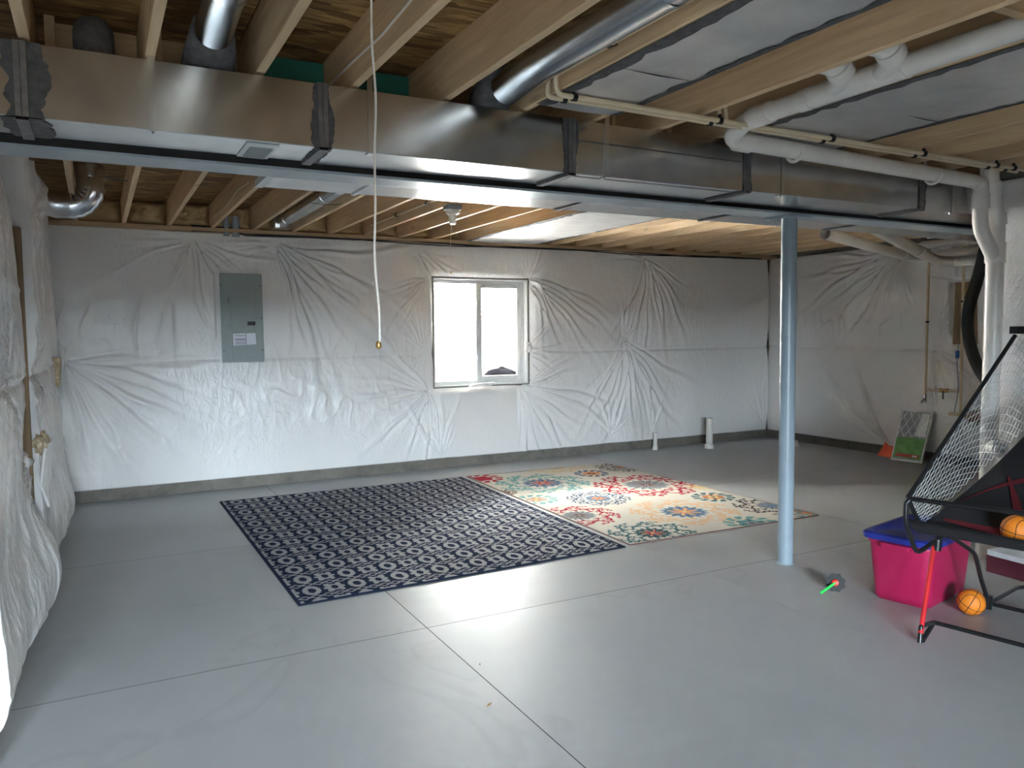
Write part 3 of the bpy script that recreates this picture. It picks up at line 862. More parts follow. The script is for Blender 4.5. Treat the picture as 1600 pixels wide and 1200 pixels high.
def pan(name, x0, x1, y0, y1, label, seams=(), seed=1):
    t_ = thing(name, ((x0 + x1) / 2, (y0 + y1) / 2, JZ0 - .006), label, 'joist pan')
    nxp, nyp = 30, int((y1 - y0) / .04)
    X_, Y_ = np.meshgrid(np.linspace(x0, x1, nxp), np.linspace(y0, y1, nyp), indexing='ij')
    u_ = (X_ - x0) / (x1 - x0)
    Zp = JZ0 - .004 - .006 * np.sin(PI * u_) * (1 + vnoise(X_ * 4 + seed, Y_ * 2.2)) - .004 * np.abs(vnoise(X_ * 9, Y_ * 6 + seed))
    np_mesh('pan_sheet', np.stack([X_, Y_, Zp], -1).reshape(-1, 3), grid_faces(nxp, nyp), 'pan', t_)
    rg = random.Random(seed)
    for xe, sg in ((x0, 1), (x1, -1)):
        bm = BM(); n = int((y1 - y0) / .06); pv = None
        for i in range(n + 1):
            yy = y0 + (y1 - y0) * i / n; e_ = rg.uniform(.018, .055) * sg
            p = (bm.verts.new((xe - .012 * sg, yy, JZ0 - .0055)), bm.verts.new((xe + e_, yy, JZ0 - .0105)))
            if pv: bm.faces.new((pv[0], p[0], p[1], pv[1]))
            pv = p
        obj('mastic', bm, 'mastic', t_)
    for (yy, a, b) in seams:
        obj('open_seam', prism(BM(), [(a, yy, JZ0 - .014), ((a + b) / 2, yy - .008, JZ0 - .021), (b, yy, JZ0 - .014), ((a + b) / 2, yy + .006, JZ0 - .018)], (0, 0, -.0012)), 'cable', t_)
    return t_


pan('joist_pan', 1.915, 2.355, -.8, 3.30, 'pale sheet metal pan between joists above the cream pipe bend', [(2.68, 1.93, 2.34)], 3)
pan('joist_pan', 3.185, 4.0, -.8, 3.30, 'wide wrinkled sheet metal pan beside the white drain pipe', [(2.62, 3.66, 3.98)], 5)
pan('joist_pan', 3.94, 4.90, 4.9, 8.55, 'sheet metal pan between far joists above the window', [], 8)

# ------------------------------------------------------------------ round ducts


def round_duct(path, r, label, ribs=(), seams=True, mat='galv2', n=28):
    t_ = thing('round_duct', Vector(path[-1]) - Vector((0, 0, r)), label, 'round duct')
    obj('duct_pipe', tb(path, r, n), mat, t_, True)
    for a, b in ribs: obj('crimp_band', tb([a, b], r + .004, n), mat, t_, True)
    return t_


t_ = round_duct(fillet([(1.735, -1.0, 2.80), (1.735, 3.05, 2.80), (1.735, 3.30, 2.78)], .1), .078, 'shiny round branch duct beside the cream pipes over the camera', [((1.735, 2.10, 2.80), (1.735, 2.12, 2.80))])
obj('take_off_boot', loft(BM(), [rrect(1.735, 3.50, .10, .10, 2.723, .09), rrect(1.735, 3.45, .095, .10, 2.80, .085), rrect(1.735, 3.36, .08, .09, 2.88, .078)]), 'mastic', t_, True)
t_ = round_duct(fillet([(.455, -1.0, 2.865), (.455, 3.05, 2.865), (.455, 3.32, 2.83)], .1), .072, 'round branch duct dropping onto the supply duct by the first strap', [((.455, 2.95, 2.862), (.455, 2.975, 2.862))])
obj('take_off_boot', loft(BM(), [rrect(.455, 3.55, .11, .11, 2.723, .10), rrect(.455, 3.45, .10, .11, 2.79, .09), rrect(.455, 3.32, .075, .08, 2.87, .07)]), 'mastic', t_, True)
t_ = round_duct(fillet([(.04, 3.62, 2.724), (.04, 3.62, 2.86), (.04, 3.86, 2.875)], .12, 8), .075, 'dark round take-off in the bay at the left end of the duct', [], mat='mastic')
t_ = round_duct([(1.745, 4.6, 2.80), (1.745, 8.30, 2.80)], .066, 'round galvanized branch duct between far joists near the panel', [((1.745, 6.55, 2.80), (1.745, 6.57, 2.80)), ((1.745, 8.0, 2.80), (1.745, 8.02, 2.80))])
obj('boot', loft(BM(), [rrect(1.745, 8.40, .10, .10, 2.735, .03), rrect(1.745, 8.40, .10, .10, 2.87, .03)]), 'galv', t_)
obj('wire_hanger', tb([(1.535, 6.62, 2.745), (1.60, 6.62, 2.735), (1.745, 6.62, 2.728), (1.86, 6.62, 2.735), (1.89, 6.62, 2.75)], .003, 6), 'cable', t_)
# corrugated elbow at the far left
ec = thing('elbow_duct', (-.1, 7.0, 2.55), 'crimped shiny elbow duct hanging under the joist in the back corner', 'elbow duct')
pe = [(-.31, 7.0, 2.668), (-.22, 7.0, 2.652)]
for i in range(0, 13):
    a = -PI / 2 + (PI / 2) * i / 12
    pe.append((-.145 + .155 * math.cos(a), 7.0, 2.805 + .155 * math.sin(a)))
pe.append((.01, 7.0, 2.965))
rs = [.097 + (.007 if i % 2 else 0) for i in range(len(pe))]
obj('elbow_gores', tube(BM(), pe, rs, 30), 'galv2', ec, True)
obj('collar', tb([(.01, 7.0, 2.87), (.01, 7.0, 2.90)], .108, 28), 'galv2', ec, True)
obj('support_wire', tb([(.10, 6.9, 2.86), (.30, 6.9, 2.85)], .004, 6), 'cable', ec)

# ------------------------------------------------------------------ white drain piping


def coupling(par, a, b, r): obj('coupling', tb([a, b], r, 24), 'pvc', par, True)


dr = thing('drain_pipe', (4.2, 3.24, 2.60), 'white plastic drain pipe hung along the front of the duct', 'drain pipe')
obj('pipe_run', tb(fillet([(3.045, -1.0, 2.775), (3.045, 3.10, 2.74), (3.035, 3.215, 2.672), (3.20, 3.235, 2.668), (5.34, 3.29, 2.640)], .06, 6), .047, 24), 'pvc', dr, True)
coupling(dr, (3.045, 2.93, 2.741), (3.045, 3.06, 2.740), .055)
coupling(dr, (3.10, 3.232, 2.669), (3.20, 3.236, 2.667), .055)
coupling(dr, (3.045, 2.68, 2.744), (3.045, 2.74, 2.743), .054)
wy = obj('double_wye', tb([(3.045, 2.18, 2.748), (3.045, 2.66, 2.744)], .054, 24), 'pvc', dr, True)
for yy in (2.55, 2.30):
    obj('branch', tb(fillet([(3.04, yy, 2.745), (2.985, yy - .10, 2.765), (2.91, yy - .12, 2.80), (2.83, yy - .08, 2.82)], .06, 6), .048, 20), 'pvc', wy, True)
    obj('hub', tb([(2.968, yy - .108, 2.772), (2.92, yy - .118, 2.796)], .058, 20), 'pvc', wy, True)
for x, yy, zz in ((3.56, 3.246, 2.663), (4.86, 3.278, 2.646)):
    pts = [(x, yy + .06 * math.cos(a), zz + .06 * math.sin(a)) for a in np.linspace(PI * 1.02, PI * 2.0, 14)]
    pts += [(x, yy + .06, 2.735), ] if x < 4 else [(x + .01, yy + .06, 2.80)]
    obj('pipe_hook', tb(pts, .010, 8), 'pvc', dr, True)

st = thing('drain_stack', (5.60, 3.30, 0), 'tall white plastic drain stack rising to the joists at the wall corner', 'drain stack')
obj('stack_pipe', tb(fillet([(5.605, 3.30, 0), (5.605, 3.30, 2.38), (5.53, 3.30, 2.60), (5.49, 3.30, 2.80)], .08, 6), .058, 28), 'pvc', st, True)
coupling(st, (5.605, 3.30, 2.10), (5.605, 3.30, 2.24), .067)
coupling(st, (5.605, 3.30, 2.36), (5.59, 3.30, 2.44), .067)
coupling(st, (5.545, 3.30, 2.56), (5.52, 3.30, 2.65), .066)
coupling(st, (5.605, 3.30, 0.03), (5.605, 3.30, .10), .068)
obj('wye_branch', tb(fillet([(5.34, 3.29, 2.640), (5.395, 3.29, 2.63), (5.40, 3.29, 2.33), (5.60, 3.30, 2.12)], .07, 7), .049, 24), 'pvc', st, True)
coupling(st, (5.398, 3.29, 2.46), (5.399, 3.29, 2.56), .056)
co = obj('cleanout', tb([(5.555, 3.24, .80), (5.505, 3.165, .80)], .056, 24), 'pvc', st, True)
obj('plug', tb([(5.504, 3.164, .80), (5.492, 3.146, .80)], .046, 24), 'pvc', co, True)
obj('plug_square', bx(5.472, 5.492, 3.128, 3.150, .787, .813), 'registergrey', co)
obj('foot_flange', tb([(5.605, 3.30, 0.0), (5.605, 3.30, .03)], .075, 24), 'pvc', st, True)

# far drain runs to the right wall
def drain(label, path, r=.05, open_end=False, coups=()):
    t_ = thing('drain_pipe', Vector(path[0]) - Vector((0, 0, r)), label, 'drain pipe')
    pts = fillet(path, .10, 6)
    bm = BM()
    tube(bm, pts, r, 24, caps=not open_end)
    if open_end: tube(bm, pts[::-1], r - .008, 24, caps=False)
    obj('pipe_run', bm, 'pvc', t_, True)
    for a, b in coups: coupling(t_, a, b, r + .008)
    return t_


drain('white pipe with an open cut end below the far duct', [(5.83, 4.95, 2.50), (8.55, 6.04, 2.49), (8.78, 5.92, 2.50), (8.78, 4.2, 2.52)], .052, True, [((8.25, 5.92, 2.49), (8.40, 5.98, 2.49))])
drain('white diagonal drain pipe beside the open-ended one', [(5.95, 4.56, 2.52), (8.50, 5.66, 2.415), (8.70, 5.56, 2.40), (8.70, 4.2, 2.39)], .056, False, [((7.6, 5.272, 2.452), (7.95, 5.423, 2.438)), ((8.71, 5.35, 2.395), (8.71, 5.25, 2.395))])
drain('white wall drain pipe highest below the ceiling by the cream pipes', [(8.80, 6.05, 2.64), (8.80, 4.2, 2.61)], .045, False, [((8.80, 5.55, 2.632), (8.80, 5.45, 2.631))])

# ------------------------------------------------------------------ cream water pipes


def clip(par, c, along):
    bm = BM(); x, y_, z = c
    pts = [(0.024 * math.cos(a), 0.024 * math.sin(a)) for a in np.linspace(0, 2 * PI, 15)[:-1]]
    if along == 'x': tube(bm, [(x - .011, y_, z), (x + .011, y_, z)], .019, 14); box(bm, x - .008, x + .008, y_ - .006, y_ + .006, z, z + .03)
    elif along == 'y': tube(bm, [(x, y_ - .011, z), (x, y_ + .011, z)], .019, 14); box(bm, x, x + .03, y_ - .008, y_ + .008, z - .006, z + .006)
    else: tube(bm, [(x, y_, z - .011), (x, y_, z + .011)], .019, 14); box(bm, x, x + .03, y_ - .006, y_ + .006, z - .008, z + .008)
    obj('pipe_clip', bm, 'blackplastic', par, True)


def water(label, path, r=.0125, clips=(), rad=.03):
    t_ = thing('water_pipe', Vector(path[0]) - Vector((0, 0, r)), label, 'water pipe')
    obj('pipe_run', tb(fillet(path, rad, 5), r, 14), 'cpvc', t_, True)
    for c, a in clips: clip(t_, c, a)
    return t_


cl_x = (1.93, 2.80, 3.62, 4.42, 5.16, 5.35)
water('upper cream water pipe dropping off the joist and running along the duct', [(1.855, -1.0, 2.86), (1.855, 3.105, 2.86), (1.84, 3.105, 2.705), (5.50, 3.115, 2.690)], .0125,
      [((x, 3.105 + .002 * x * .5, 2.705 - .004 * (x - 1.84)), 'x') for x in cl_x] + [((1.855, 2.62, 2.86), 'y'), ((1.855, 1.4, 2.86), 'y')])
water('lower cream water pipe beside the bent one along the duct', [(1.845, -1.0, 2.785), (1.845, 3.045, 2.785), (1.87, 3.065, 2.708), (5.50, 3.07, 2.694)], .0125,
      [((x + .03, 3.066, 2.708 - .004 * (x - 1.84)), 'x') for x in cl_x] + [((1.845, 2.62, 2.785), 'y'), ((1.845, 1.4, 2.785), 'y')])
for k, xx in enumerate((2.83, 2.875)):
    water(('first' if k == 0 else 'second') + ' short cream riser from the pipe run into the drain pipe bay', [(xx + .02, 3.09, 2.712), (xx, 3.09, 2.87), (xx, -1.0, 2.885)], .0115, [((xx, 2.25, 2.885), 'y')] if k else [])
# far cable / pipe on joist near lampholder
water('cream pipe clipped along a far joist by the lampholder', [(2.66, 8.2, 2.80), (2.66, 4.6, 2.80)], .011, [((2.66, 6.6, 2.80), 'y'), ((2.66, 7.4, 2.80), 'y')])
water('cream pipe along the joist beside the support post', [(6.02, 8.2, 2.79), (6.02, 4.6, 2.79)], .011, [((6.02, 5.4, 2.79), 'y')])

RX = 8.90
wp1 = water('tall cream pipe on the right wall ending in a hose tap', [(RX, 6.03, 2.60), (RX, 6.03, .82)], .0155, [((RX, 6.03, 1.72), 'z')])
bm = BM(); tube(bm, [(RX, 6.03, .84), (RX, 6.03, .74)], .020, 12); tube(bm, [(RX - .01, 6.03, .79), (RX - .07, 6.03, .74)], .014, 12)
obj('hose_tap', bm, 'galv', wp1, True)
ln = obj('cross_pipe', tb([(RX, 6.03, .90), (RX, 5.60, .90)], .0145, 14), 'cpvc', wp1, True)
obj('valve_body', tb([(RX, 5.84, .90), (RX, 5.74, .90)], .024, 14), 'brass', ln, True)
obj('valve_lever', bx(RX - .03, RX - .022, 5.78, 5.795, .80, .90), 'blackmetal', ln)
wp2 = water('second tall cream pipe crossing the plywood board on the right wall', [(RX, 5.60, 2.64), (RX, 5.585, .60)], .0155, [((RX, 5.60, 1.95), 'z')])
obj('foot_pipe', tb([(RX, 5.72, .63), (RX, 5.30, .63)], .017, 14), 'cpvc', wp2, True)
obj('union', tb([(RX, 5.56, .63), (RX, 5.48, .63)], .028, 14), 'brass', wp2, True)
obj('blue_handle', bx(RX - .045, RX - .02, 5.60, 5.645, 1.29, 1.38, bev=.008), 'bluehandle', wp2)
obj('drop_wire', tb(fillet([(RX - .02, 5.62, 1.5), (RX - .03, 5.63, 1.2), (RX - .02, 5.60, .95), (RX - .03, 5.64, .66)], .2), .006, 6), 'conduit', wp2)
o = obj('copper_sleeve', tb([(RX - .02, 5.47, .63), (RX - .02, 5.10, .63)], .07, 18), 'copper', None, True); tag(o, 'brown wrapped pipe sleeve low on the right wall by the stack', 'sleeve')
o = obj('drain_hose', tb([tuple(p) for p in fillet([(8.56, 5.11, 2.72), (8.56, 5.16, 2.44), (8.56, 5.235, 2.14), (8.56, 5.33, 1.82), (8.56, 5.31, 1.52), (8.56, 5.205, 1.23), (8.56, 5.06, 1.03), (8.56, 4.82, .87)], .2, 5)], .062, 20), 'rubber', None, True)
tag(o, 'thick black flexible hose curving down beside the drain stack', 'hose')
obj('hose_band', tb([(8.56, 5.285, 1.99), (8.56, 5.292, 1.965)], .067, 20), 'blackplastic', o, True)

# ------------------------------------------------------------------ cables on top of the back blanket, conduits, lampholder, cord
for k in range(3):
    pts = []
    for i in range(60):
        x = .9 + i * (XR - 1.2) / 59
        pts.append((x, 8.60 - .015 * k - .012 * math.sin(x * 1.3 + k * 2), 2.700 - .012 * k + .014 * math.sin(x * 2.1 + k * 1.7) + (.03 if x < 1.3 else 0)))
    o = obj('cable', tb(pts, .010 - .002 * k, 8), 'cable', None, True)
    tag(o, ('thickest', 'middle', 'thinnest')[k] + ' black cable draped along the top of the window blanket', 'cable', 'cables above the window blanket')
for k, xx in enumerate((1.235, 1.33)):
    cdt = thing('conduit_stub', (xx, 8.62, 2.66), ('narrow' if k == 0 else 'wide') + ' grey conduit stub above the electrical panel', 'conduit')
    obj('conduit_pipe', tb([(xx, 8.60, 2.66), (xx, 8.60, 2.86)], .030 + .010 * k, 18), 'conduit', cdt, True)
    obj('conduit_collar', tb([(xx, 8.60, 2.755), (xx, 8.60, 2.79)], .037 + .012 * k, 18), 'conduit', cdt, True)

lh = thing('lampholder', (2.73, 6.2, 2.58), 'small white ceiling lampholder with pull chain under a far joist', 'lampholder')
obj('junction_box', bx(2.665, 2.795, 6.14, 6.26, 2.685, 2.733, bev=.01), 'conduit', lh)
obj('canopy', tb([(2.73, 6.2, 2.685), (2.73, 6.2, 2.655), (2.73, 6.2, 2.645)], [.06, .055, .035], 22), 'pvc', lh, True)
obj('socket', tb([(2.73, 6.2, 2.65), (2.73, 6.2, 2.575), (2.73, 6.2, 2.567)], [.032, .030, .022], 20), 'pvc', lh, True)
obj('pull_chain', tb([(2.715, 6.18, 2.64), (2.70, 6.18, 2.40), (2.70, 6.18, 2.16)], .0022, 6), 'cord', lh)
obj('chain_bead', tb([(2.70, 6.18, 2.163), (2.70, 6.18, 2.155), (2.70, 6.18, 2.145)], [.003, .007, .003], 8), 'brass', lh, True)

o = obj('staple_cable', tb([(1.031, -1.0, 2.82), (1.031, 2.6, 2.825), (1.031, 3.0, 2.806), (1.031, 3.4, 2.822), (1.031, 3.8, 2.83)], .005, 8), 'cord', None, True); tag(o, 'thin pale cable stapled along the joist behind the pull cord', 'cable')
o = obj('staple_cable', tb([(1.076, 6.3, 2.80), (1.076, 6.8, 2.825), (1.076, 7.2, 2.80), (1.076, 7.53, 2.784), (1.076, 8.0, 2.80), (1.076, 8.35, 2.80)], .004, 8), 'cord', None, True); tag(o, 'thin pale cable on the far joist left of the panel', 'cable')

pc = thing('pull_cord', (.662, 2.0, 1.60), 'long cream pull cord with a brass bead hanging in front of the duct', 'pull cord')
pts = [(.662 + .0035 * math.sin(z * 9) + .002 * math.sin(z * 23), 2.0 + .003 * math.sin(z * 11), z) for z in np.linspace(1.625, 2.60, 40)]
obj('string', tb(pts, .0032, 8), 'cord', pc, True)
obj('bead', tb([(.662, 2.0, 1.628), (.662, 2.0, 1.620), (.662, 2.0, 1.612), (.662, 2.0, 1.606)], [.004, .008, .008, .003], 10), 'brass', pc, True)
obj('socket', tb([(.662, 2.0, 2.735), (.662, 2.0, 2.70), (.662, 2.0, 2.60)], [.06, .04, .03], 20), 'pvc', pc, True)

# ------------------------------------------------------------------ electrical panel
pn = thing('electrical_panel', (1.365, 8.60, 1.355), 'tall grey electrical breaker panel recessed in the blanket', 'electrical panel')
PX0, PX1, PZ0, PZ1, PY = 1.15, 1.575, 1.352, 2.275, 8.575
obj('enclosure', bx(PX0 + .02, PX1 - .02, PY + .02, 8.716, PZ0 + .02, PZ1 - .02), 'panelgrey', pn)
cv = obj('cover', bx(PX0, PX1, PY, PY + .02, PZ0, PZ1, bev=.006, seg=2), 'panelgrey', pn)
dd = obj('door', bx(PX0 + .10, PX1 - .085, PY - .008, PY - .0005, PZ0 + .055, PZ1 - .16, bev=.002), 'panelgrey', pn)
obj('door_rib', bx(PX0 + .238, PX0 + .246, PY - .012, PY - .0081, PZ0 + .06, PZ1 - .165), 'panelgrey', dd)
obj('hinge', bx(PX0 + .072, PX0 + .082, PY - .009, PY - .0005, PZ0 + .35, PZ0 + .40), 'galv', dd); obj('hinge', bx(PX0 + .072, PX0 + .082, PY - .009, PY - .0005, PZ0 + .62, PZ0 + .67), 'galv', dd)
lt = obj('latch', bx(PX0 + .262, PX0 + .342, PY - .014, PY - .0081, PZ0 + .385, PZ0 + .425, bev=.002), 'blackplastic', dd)
obj('latch_slide', bx(PX0 + .305, PX0 + .315, PY - .018, PY - .0141, PZ0 + .392, PZ0 + .418), 'blackmetal', lt)
pl = obj('label_sheet', prism(BM(), [(PX0 + .115, PY - .0095, PZ0 + .175), (PX0 + .345, PY - .0095, PZ0 + .185), (PX0 + .340, PY - .0095, PZ0 + .305), (PX0 + .113, PY - .0095, PZ0 + .298)], (0, -.001, 0)), 'paper', pn, label='white printed notice sheet')
for i, zz in enumerate((.278, .241, .222, .205, .190)):
    obj('print_line', bx(PX0 + .132, PX0 + .245, PY - .0112, PY - .0107, PZ0 + zz - (.0045 if i == 1 else .0025), PZ0 + zz + (.0045 if i == 1 else .0025)), 'ink', pl)
for sx, sz in ((.012, .80), (.405, .80), (.02, .46), (.405, .46), (.41, .12), (.02, .12)):
    obj('screw', tb([(PX0 + sx, PY + .0005, PZ0 + sz), (PX0 + sx, PY - .006, PZ0 + sz)], .006, 10), 'galv2', pn)

# ------------------------------------------------------------------ pipe stubs in the slab
for (xx, yy, r, h, lab) in ((6.775, 8.56, .028, .235, 'short white pipe stub in the floor by the back wall'), (7.50, 8.28, .046, .42, 'tall white pipe stub in the floor by the back wall'), (8.62, 7.80, .055, .09, 'low white capped stub just beyond the support post')):
    t_ = thing('pipe_stub', (xx, yy, 0), lab, 'pipe stub')
    obj('stub_pipe', tb([(xx, yy, .0), (xx + .004, yy, h)], r, 22), 'pvc', t_, True)
    obj('stub_rim', tb([(xx + .004, yy, h - .004), (xx + .004, yy, h)], r - .006, 22), 'registergrey', t_)
    obj('foam_collar', tb([(xx, yy, .0), (xx, yy, .05), (xx, yy, .06)], [r * 1.42, r * 1.3, r * 1.05], 18), 'pvc', t_, True)

# ------------------------------------------------------------------ rugs


def rug(name, corners, step, colfun, thick, label, edge_mat, wav):
    """corners: near-left, near-right, far-right, far-left"""
    c = [np.array(p, float) for p in corners]
    Lx = max(np.linalg.norm(c[1] - c[0]), np.linalg.norm(c[2] - c[3])); Ly = max(np.linalg.norm(c[3] - c[0]), np.linalg.norm(c[2] - c[1]))
    ns, nt_ = int(Lx / step) + 1, int(Ly / step) + 1
    U, V_ = np.meshgrid(np.linspace(0, 1, ns), np.linspace(0, 1, nt_), indexing='ij')
    XY = c[0] * ((1 - U) * (1 - V_))[..., None] + c[1] * (U * (1 - V_))[..., None] + c[2] * (U * V_)[..., None] + c[3] * ((1 - U) * V_)[..., None]
    Zr = thick + wav * np.abs(vnoise(XY[..., 0] * 2.1, XY[..., 1] * 2.1)) * 2
    d = np.minimum(np.minimum(U, 1 - U) * Lx, np.minimum(V_, 1 - V_) * Ly)
    Zr = Zr - thick * .5 * np.exp(-(d / .008) ** 2)
    col_ = colfun(XY[..., 0], XY[..., 1], U * Lx, V_ * Ly, Lx, Ly)
    P3 = np.concatenate([XY, Zr[..., None]], -1).reshape(-1, 3)
    t_ = thing(name, (float(XY[..., 0].mean()), float(XY[..., 1].mean()), 0), label, 'rug')
    np_mesh('pile', P3, grid_faces(ns, nt_), 'rug', t_, True, col_.reshape(-1, 3))
    loop = [tuple(XY[0, j]) for j in range(0, nt_, 6)] + [tuple(XY[i, -1]) for i in range(0, ns, 6)] + [tuple(XY[-1, j]) for j in range(nt_ - 1, -1, -6)] + [tuple(XY[i, 0]) for i in range(ns - 1, -1, -6)]
    zz = [Zr[0, j] for j in range(0, nt_, 6)] + [Zr[i, -1] for i in range(0, ns, 6)] + [Zr[-1, j] for j in range(nt_ - 1, -1, -6)] + [Zr[i, 0] for i in range(ns - 1, -1, -6)]
    pts = [(p[0], p[1], max(.0048, z * .55)) for p, z in zip(loop, zz)]
    q = [pts[0]]
    for p in pts[1:]:
        if (Vector(p) - Vector(q[-1])).length > .01: q.append(p)
    if (Vector(q[0]) - Vector(q[-1])).length < .01: q.pop()
    obj('binding', tube(BM(), q, .0045, 6, closed=True), edge_mat, t_, True)
    return t_


def navy_col(X, Y, u, v, Lx, Ly):
    navy = np.array([.012, .024, .062]); light = np.array([.43, .43, .45])
    px, py = .31, .2515
    a = (u - .14) / px; b = (v - .225) / py
    bi = np.round(b); y_ = (b - bi) * py
    ai = np.round(a); x_ = (a - ai) * px                    # ring centred
    a2 = a - .5; x2 = (a2 - np.round(a2)) * px               # notched ring centred
    e1 = np.hypot(x_ / .060, y_ / .090); ring1 = (e1 < 1) & (np.hypot(x_ / .027, y_ / .046) > 1)
    e2 = np.hypot(x2 / .054, y_ / .066); hole2 = np.hypot(x2 / .024, y_ / .040) < 1
    ears = (np.abs(np.abs(x2) - .040) < .017) & (np.abs(np.abs(y_) - .058) < .026)
    side = (np.abs(np.abs(x2) - .058) < .012) & (np.abs(y_) < .018)
    ring2 = ((e2 < 1) | ears | side) & ~hole2
    # trellis lines in between the rows
    ym = (b - np.floor(b) - .5) * py
    tri = np.abs(((u - .14) / px * 2.0) % 1.0 - .5) * 4 - 1   # -1..1
    z1 = np.abs(ym - .030 * tri) < .0075; z2 = np.abs(ym + .030 * tri) < .0075
    gap = np.abs(ym) < .05
    m = ring1 | ring2 | ((z1 | z2) & gap)
    edge = (u < .018) | (u > Lx - .018) | (v < .018) | (v > Ly - .018)
    m = m & ~edge
    return np.where(m[..., None], light, navy)


rug('navy_rug', [(1.022, 4.70), (3.50, 4.775), (3.600, 8.02), (1.012, 8.05)], .0075, navy_col, .009, 'navy rug with pale grey ring and trellis pattern', 'rugedge', .006)

CR = (.66, .62, .54); TEAL = (.16, .36, .36); DTEAL = (.06, .15, .17); RED = (.42, .025, .045); NAVY = (.05, .09, .17); BLUE = (.15, .24, .36); OR = (.72, .30, .13); LOR = (.72, .47, .28); BRN = (.17, .09, .07); GREY = (.30, .31, .33); YEL = (.70, .52, .28); DARK = (.05, .04, .045)
# x, y, radius, scroll colour, inner ring, star, heart
MEDS = [(4.212, 7.248, .52, TEAL, BLUE, RED, YEL), (5.108, 6.597, .57, RED, GREY, BRN, GREY), (4.292, 6.302, .32, NAVY, BLUE, OR, BRN), (3.738, 6.558, .215, TEAL, GREY, OR, YEL),
        (3.74, 5.793, .37, RED, GREY, BRN, GREY), (3.929, 4.99, .37, DTEAL, DTEAL, RED, YEL), (4.639, 5.441, .50, LOR, BLUE, OR, YEL), (5.294, 5.784, .21, DTEAL, OR, YEL, DARK),
        (4.98, 7.454, .20, NAVY, OR, BRN, OR), (5.50, 7.62, .30, DARK, GREY, OR, BRN), (3.75, 7.80, .24, RED, RED, RED, RED), (5.50, 5.22, .36, DARK, GREY, BLUE, BLUE), (4.86, 4.83, .24, TEAL, TEAL, GREY, DTEAL),
        (5.56, 4.86, .20, TEAL, TEAL, OR, OR), (4.82, 8.05, .40, YEL, YEL, LOR, BRN), (3.62, 7.02, .14, BRN, BRN, GREY, BRN), (5.50, 6.22, .13, YEL, YEL, YEL, YEL)]


def floral_col(X, Y, u, v, Lx, Ly):
    col_ = np.empty(X.shape + (3,)); col_[:] = CR
    for k, (mx_, my_, R_, c1, c2, c3, c4) in enumerate(MEDS):
        q = (np.abs(X - mx_) < R_ * 1.05) & (np.abs(Y - my_) < R_ * 1.05)
        if not q.any(): continue
        dx, dy = X[q] - mx_, Y[q] - my_
        r = np.hypot(dx, dy) / R_; th = np.arctan2(dy, dx)
        n = 8 if R_ > .3 else 6
        out = col_[q]
        if R_ > .25:
            # scrolling vine: stems, curls and buds on an outer band
            ph = (th * n / (2 * PI)) % 1.0
            rc = .76 + .10 * np.sin(th * n + k)
            stem = np.abs(r - rc) < .032
            rr2 = .60 + .08 * np.sin(th * n + PI + k); stem |= (np.abs(r - rr2) < .026)
            for (cr, cp, cw, ci) in ((.88, .25, .105, .055), (.66, .75, .095, .05), (.82, .62, .075, .03), (.60, .12, .07, .03)):
                da = (ph - cp + .5) % 1.0 - .5
                d = np.hypot((r - cr), da * 2 * PI / n * cr)
                op = (np.arctan2(r - cr, da) > -2.2)
                stem |= (d < cw) & (d > ci) & op
            for (cr, cp, cw) in ((.97, .05, .05), (.95, .5, .055), (.50, .5, .05), (.73, .38, .05)):
                da = (ph - cp + .5) % 1.0 - .5
                stem |= np.hypot(r - cr, da * 2 * PI / n * cr) < cw
            stem &= (r > .44) & (r < 1.0)
            out[stem] = c1
            inner = .40 + .045 * np.cos(2 * n * th)
            out[r < inner] = c2
            out[(r < inner - .05) & (np.cos(2 * n * th + 1) > .55) & (r > .22)] = tuple(x * .45 for x in c2)
            star = r < (.20 + .11 * np.cos(n * th))
            out[star] = c3
            out[star & (np.abs(np.sin(n * th / 2)) < .25) & (r > .07)] = c4
            out[r < .05] = c4
        else:
            pet = (r < 1.0) & (r > .62) & (np.abs(np.sin(n * th + 3 * r)) > .55)
            out[pet] = c1
            ring_ = (r < .52 + .06 * np.cos(n * th)) & (r > .25)
            out[ring_] = c2
            out[ring_ & (np.cos(n * th) > .7)] = c4
            out[r < .25] = c3
            out[r < .10] = c4
        col_[q] = out
    e = np.minimum(np.minimum(u, Lx - u), np.minimum(v, Ly - v)) < .012
    col_[e] = (.58, .54, .47)
    return col_


rug('floral_rug', [(3.565, 4.805), (5.585, 4.76), (5.55, 7.94), (3.665, 8.03)], .0075, floral_col, .008, 'cream rug with red, teal and orange floral medallions', 'rugedge2', .005)

# ------------------------------------------------------------------ tote
tx, ty, ta = 4.47, 3.03, math.atan2(.205, .979)
tote = thing('storage_tote', (tx, ty, 0), 'bright magenta plastic storage tote with blue lid under the ball game', 'storage tote')
ring = lambda hx, hy, z, r: rrect(tx, ty, hx, hy, z, r, ta)
body = loft(BM(), [ring(.27, .155, .001, .05), ring(.285, .165, .02, .055), ring(.318, .190, .355, .06), ring(.330, .200, .36, .06), ring(.330, .200, .385, .06)])
obj('tote_body', body, 'magenta', tote, True)
lid = obj('lid', loft(BM(), [ring(.345, .215, .378, .06), ring(.350, .220, .388, .06), ring(.350, .220, .410, .06), ring(.335, .205, .420, .055), ring(.31, .18, .421, .05), ring(.30, .17, .412, .05), ring(.05, .03, .416, .02)]), 'bluelid', tote, True)
for sg in (-1, 1):
    cx_, cy_ = tx + sg * .345 * math.cos(ta), ty + sg * .345 * math.sin(ta)
    obj('handle', loft(BM(), [rrect(cx_, cy_, .022, .085, .345, .015, ta), rrect(cx_, cy_, .026, .09, .374, .015, ta)]), 'magenta', tote, True)

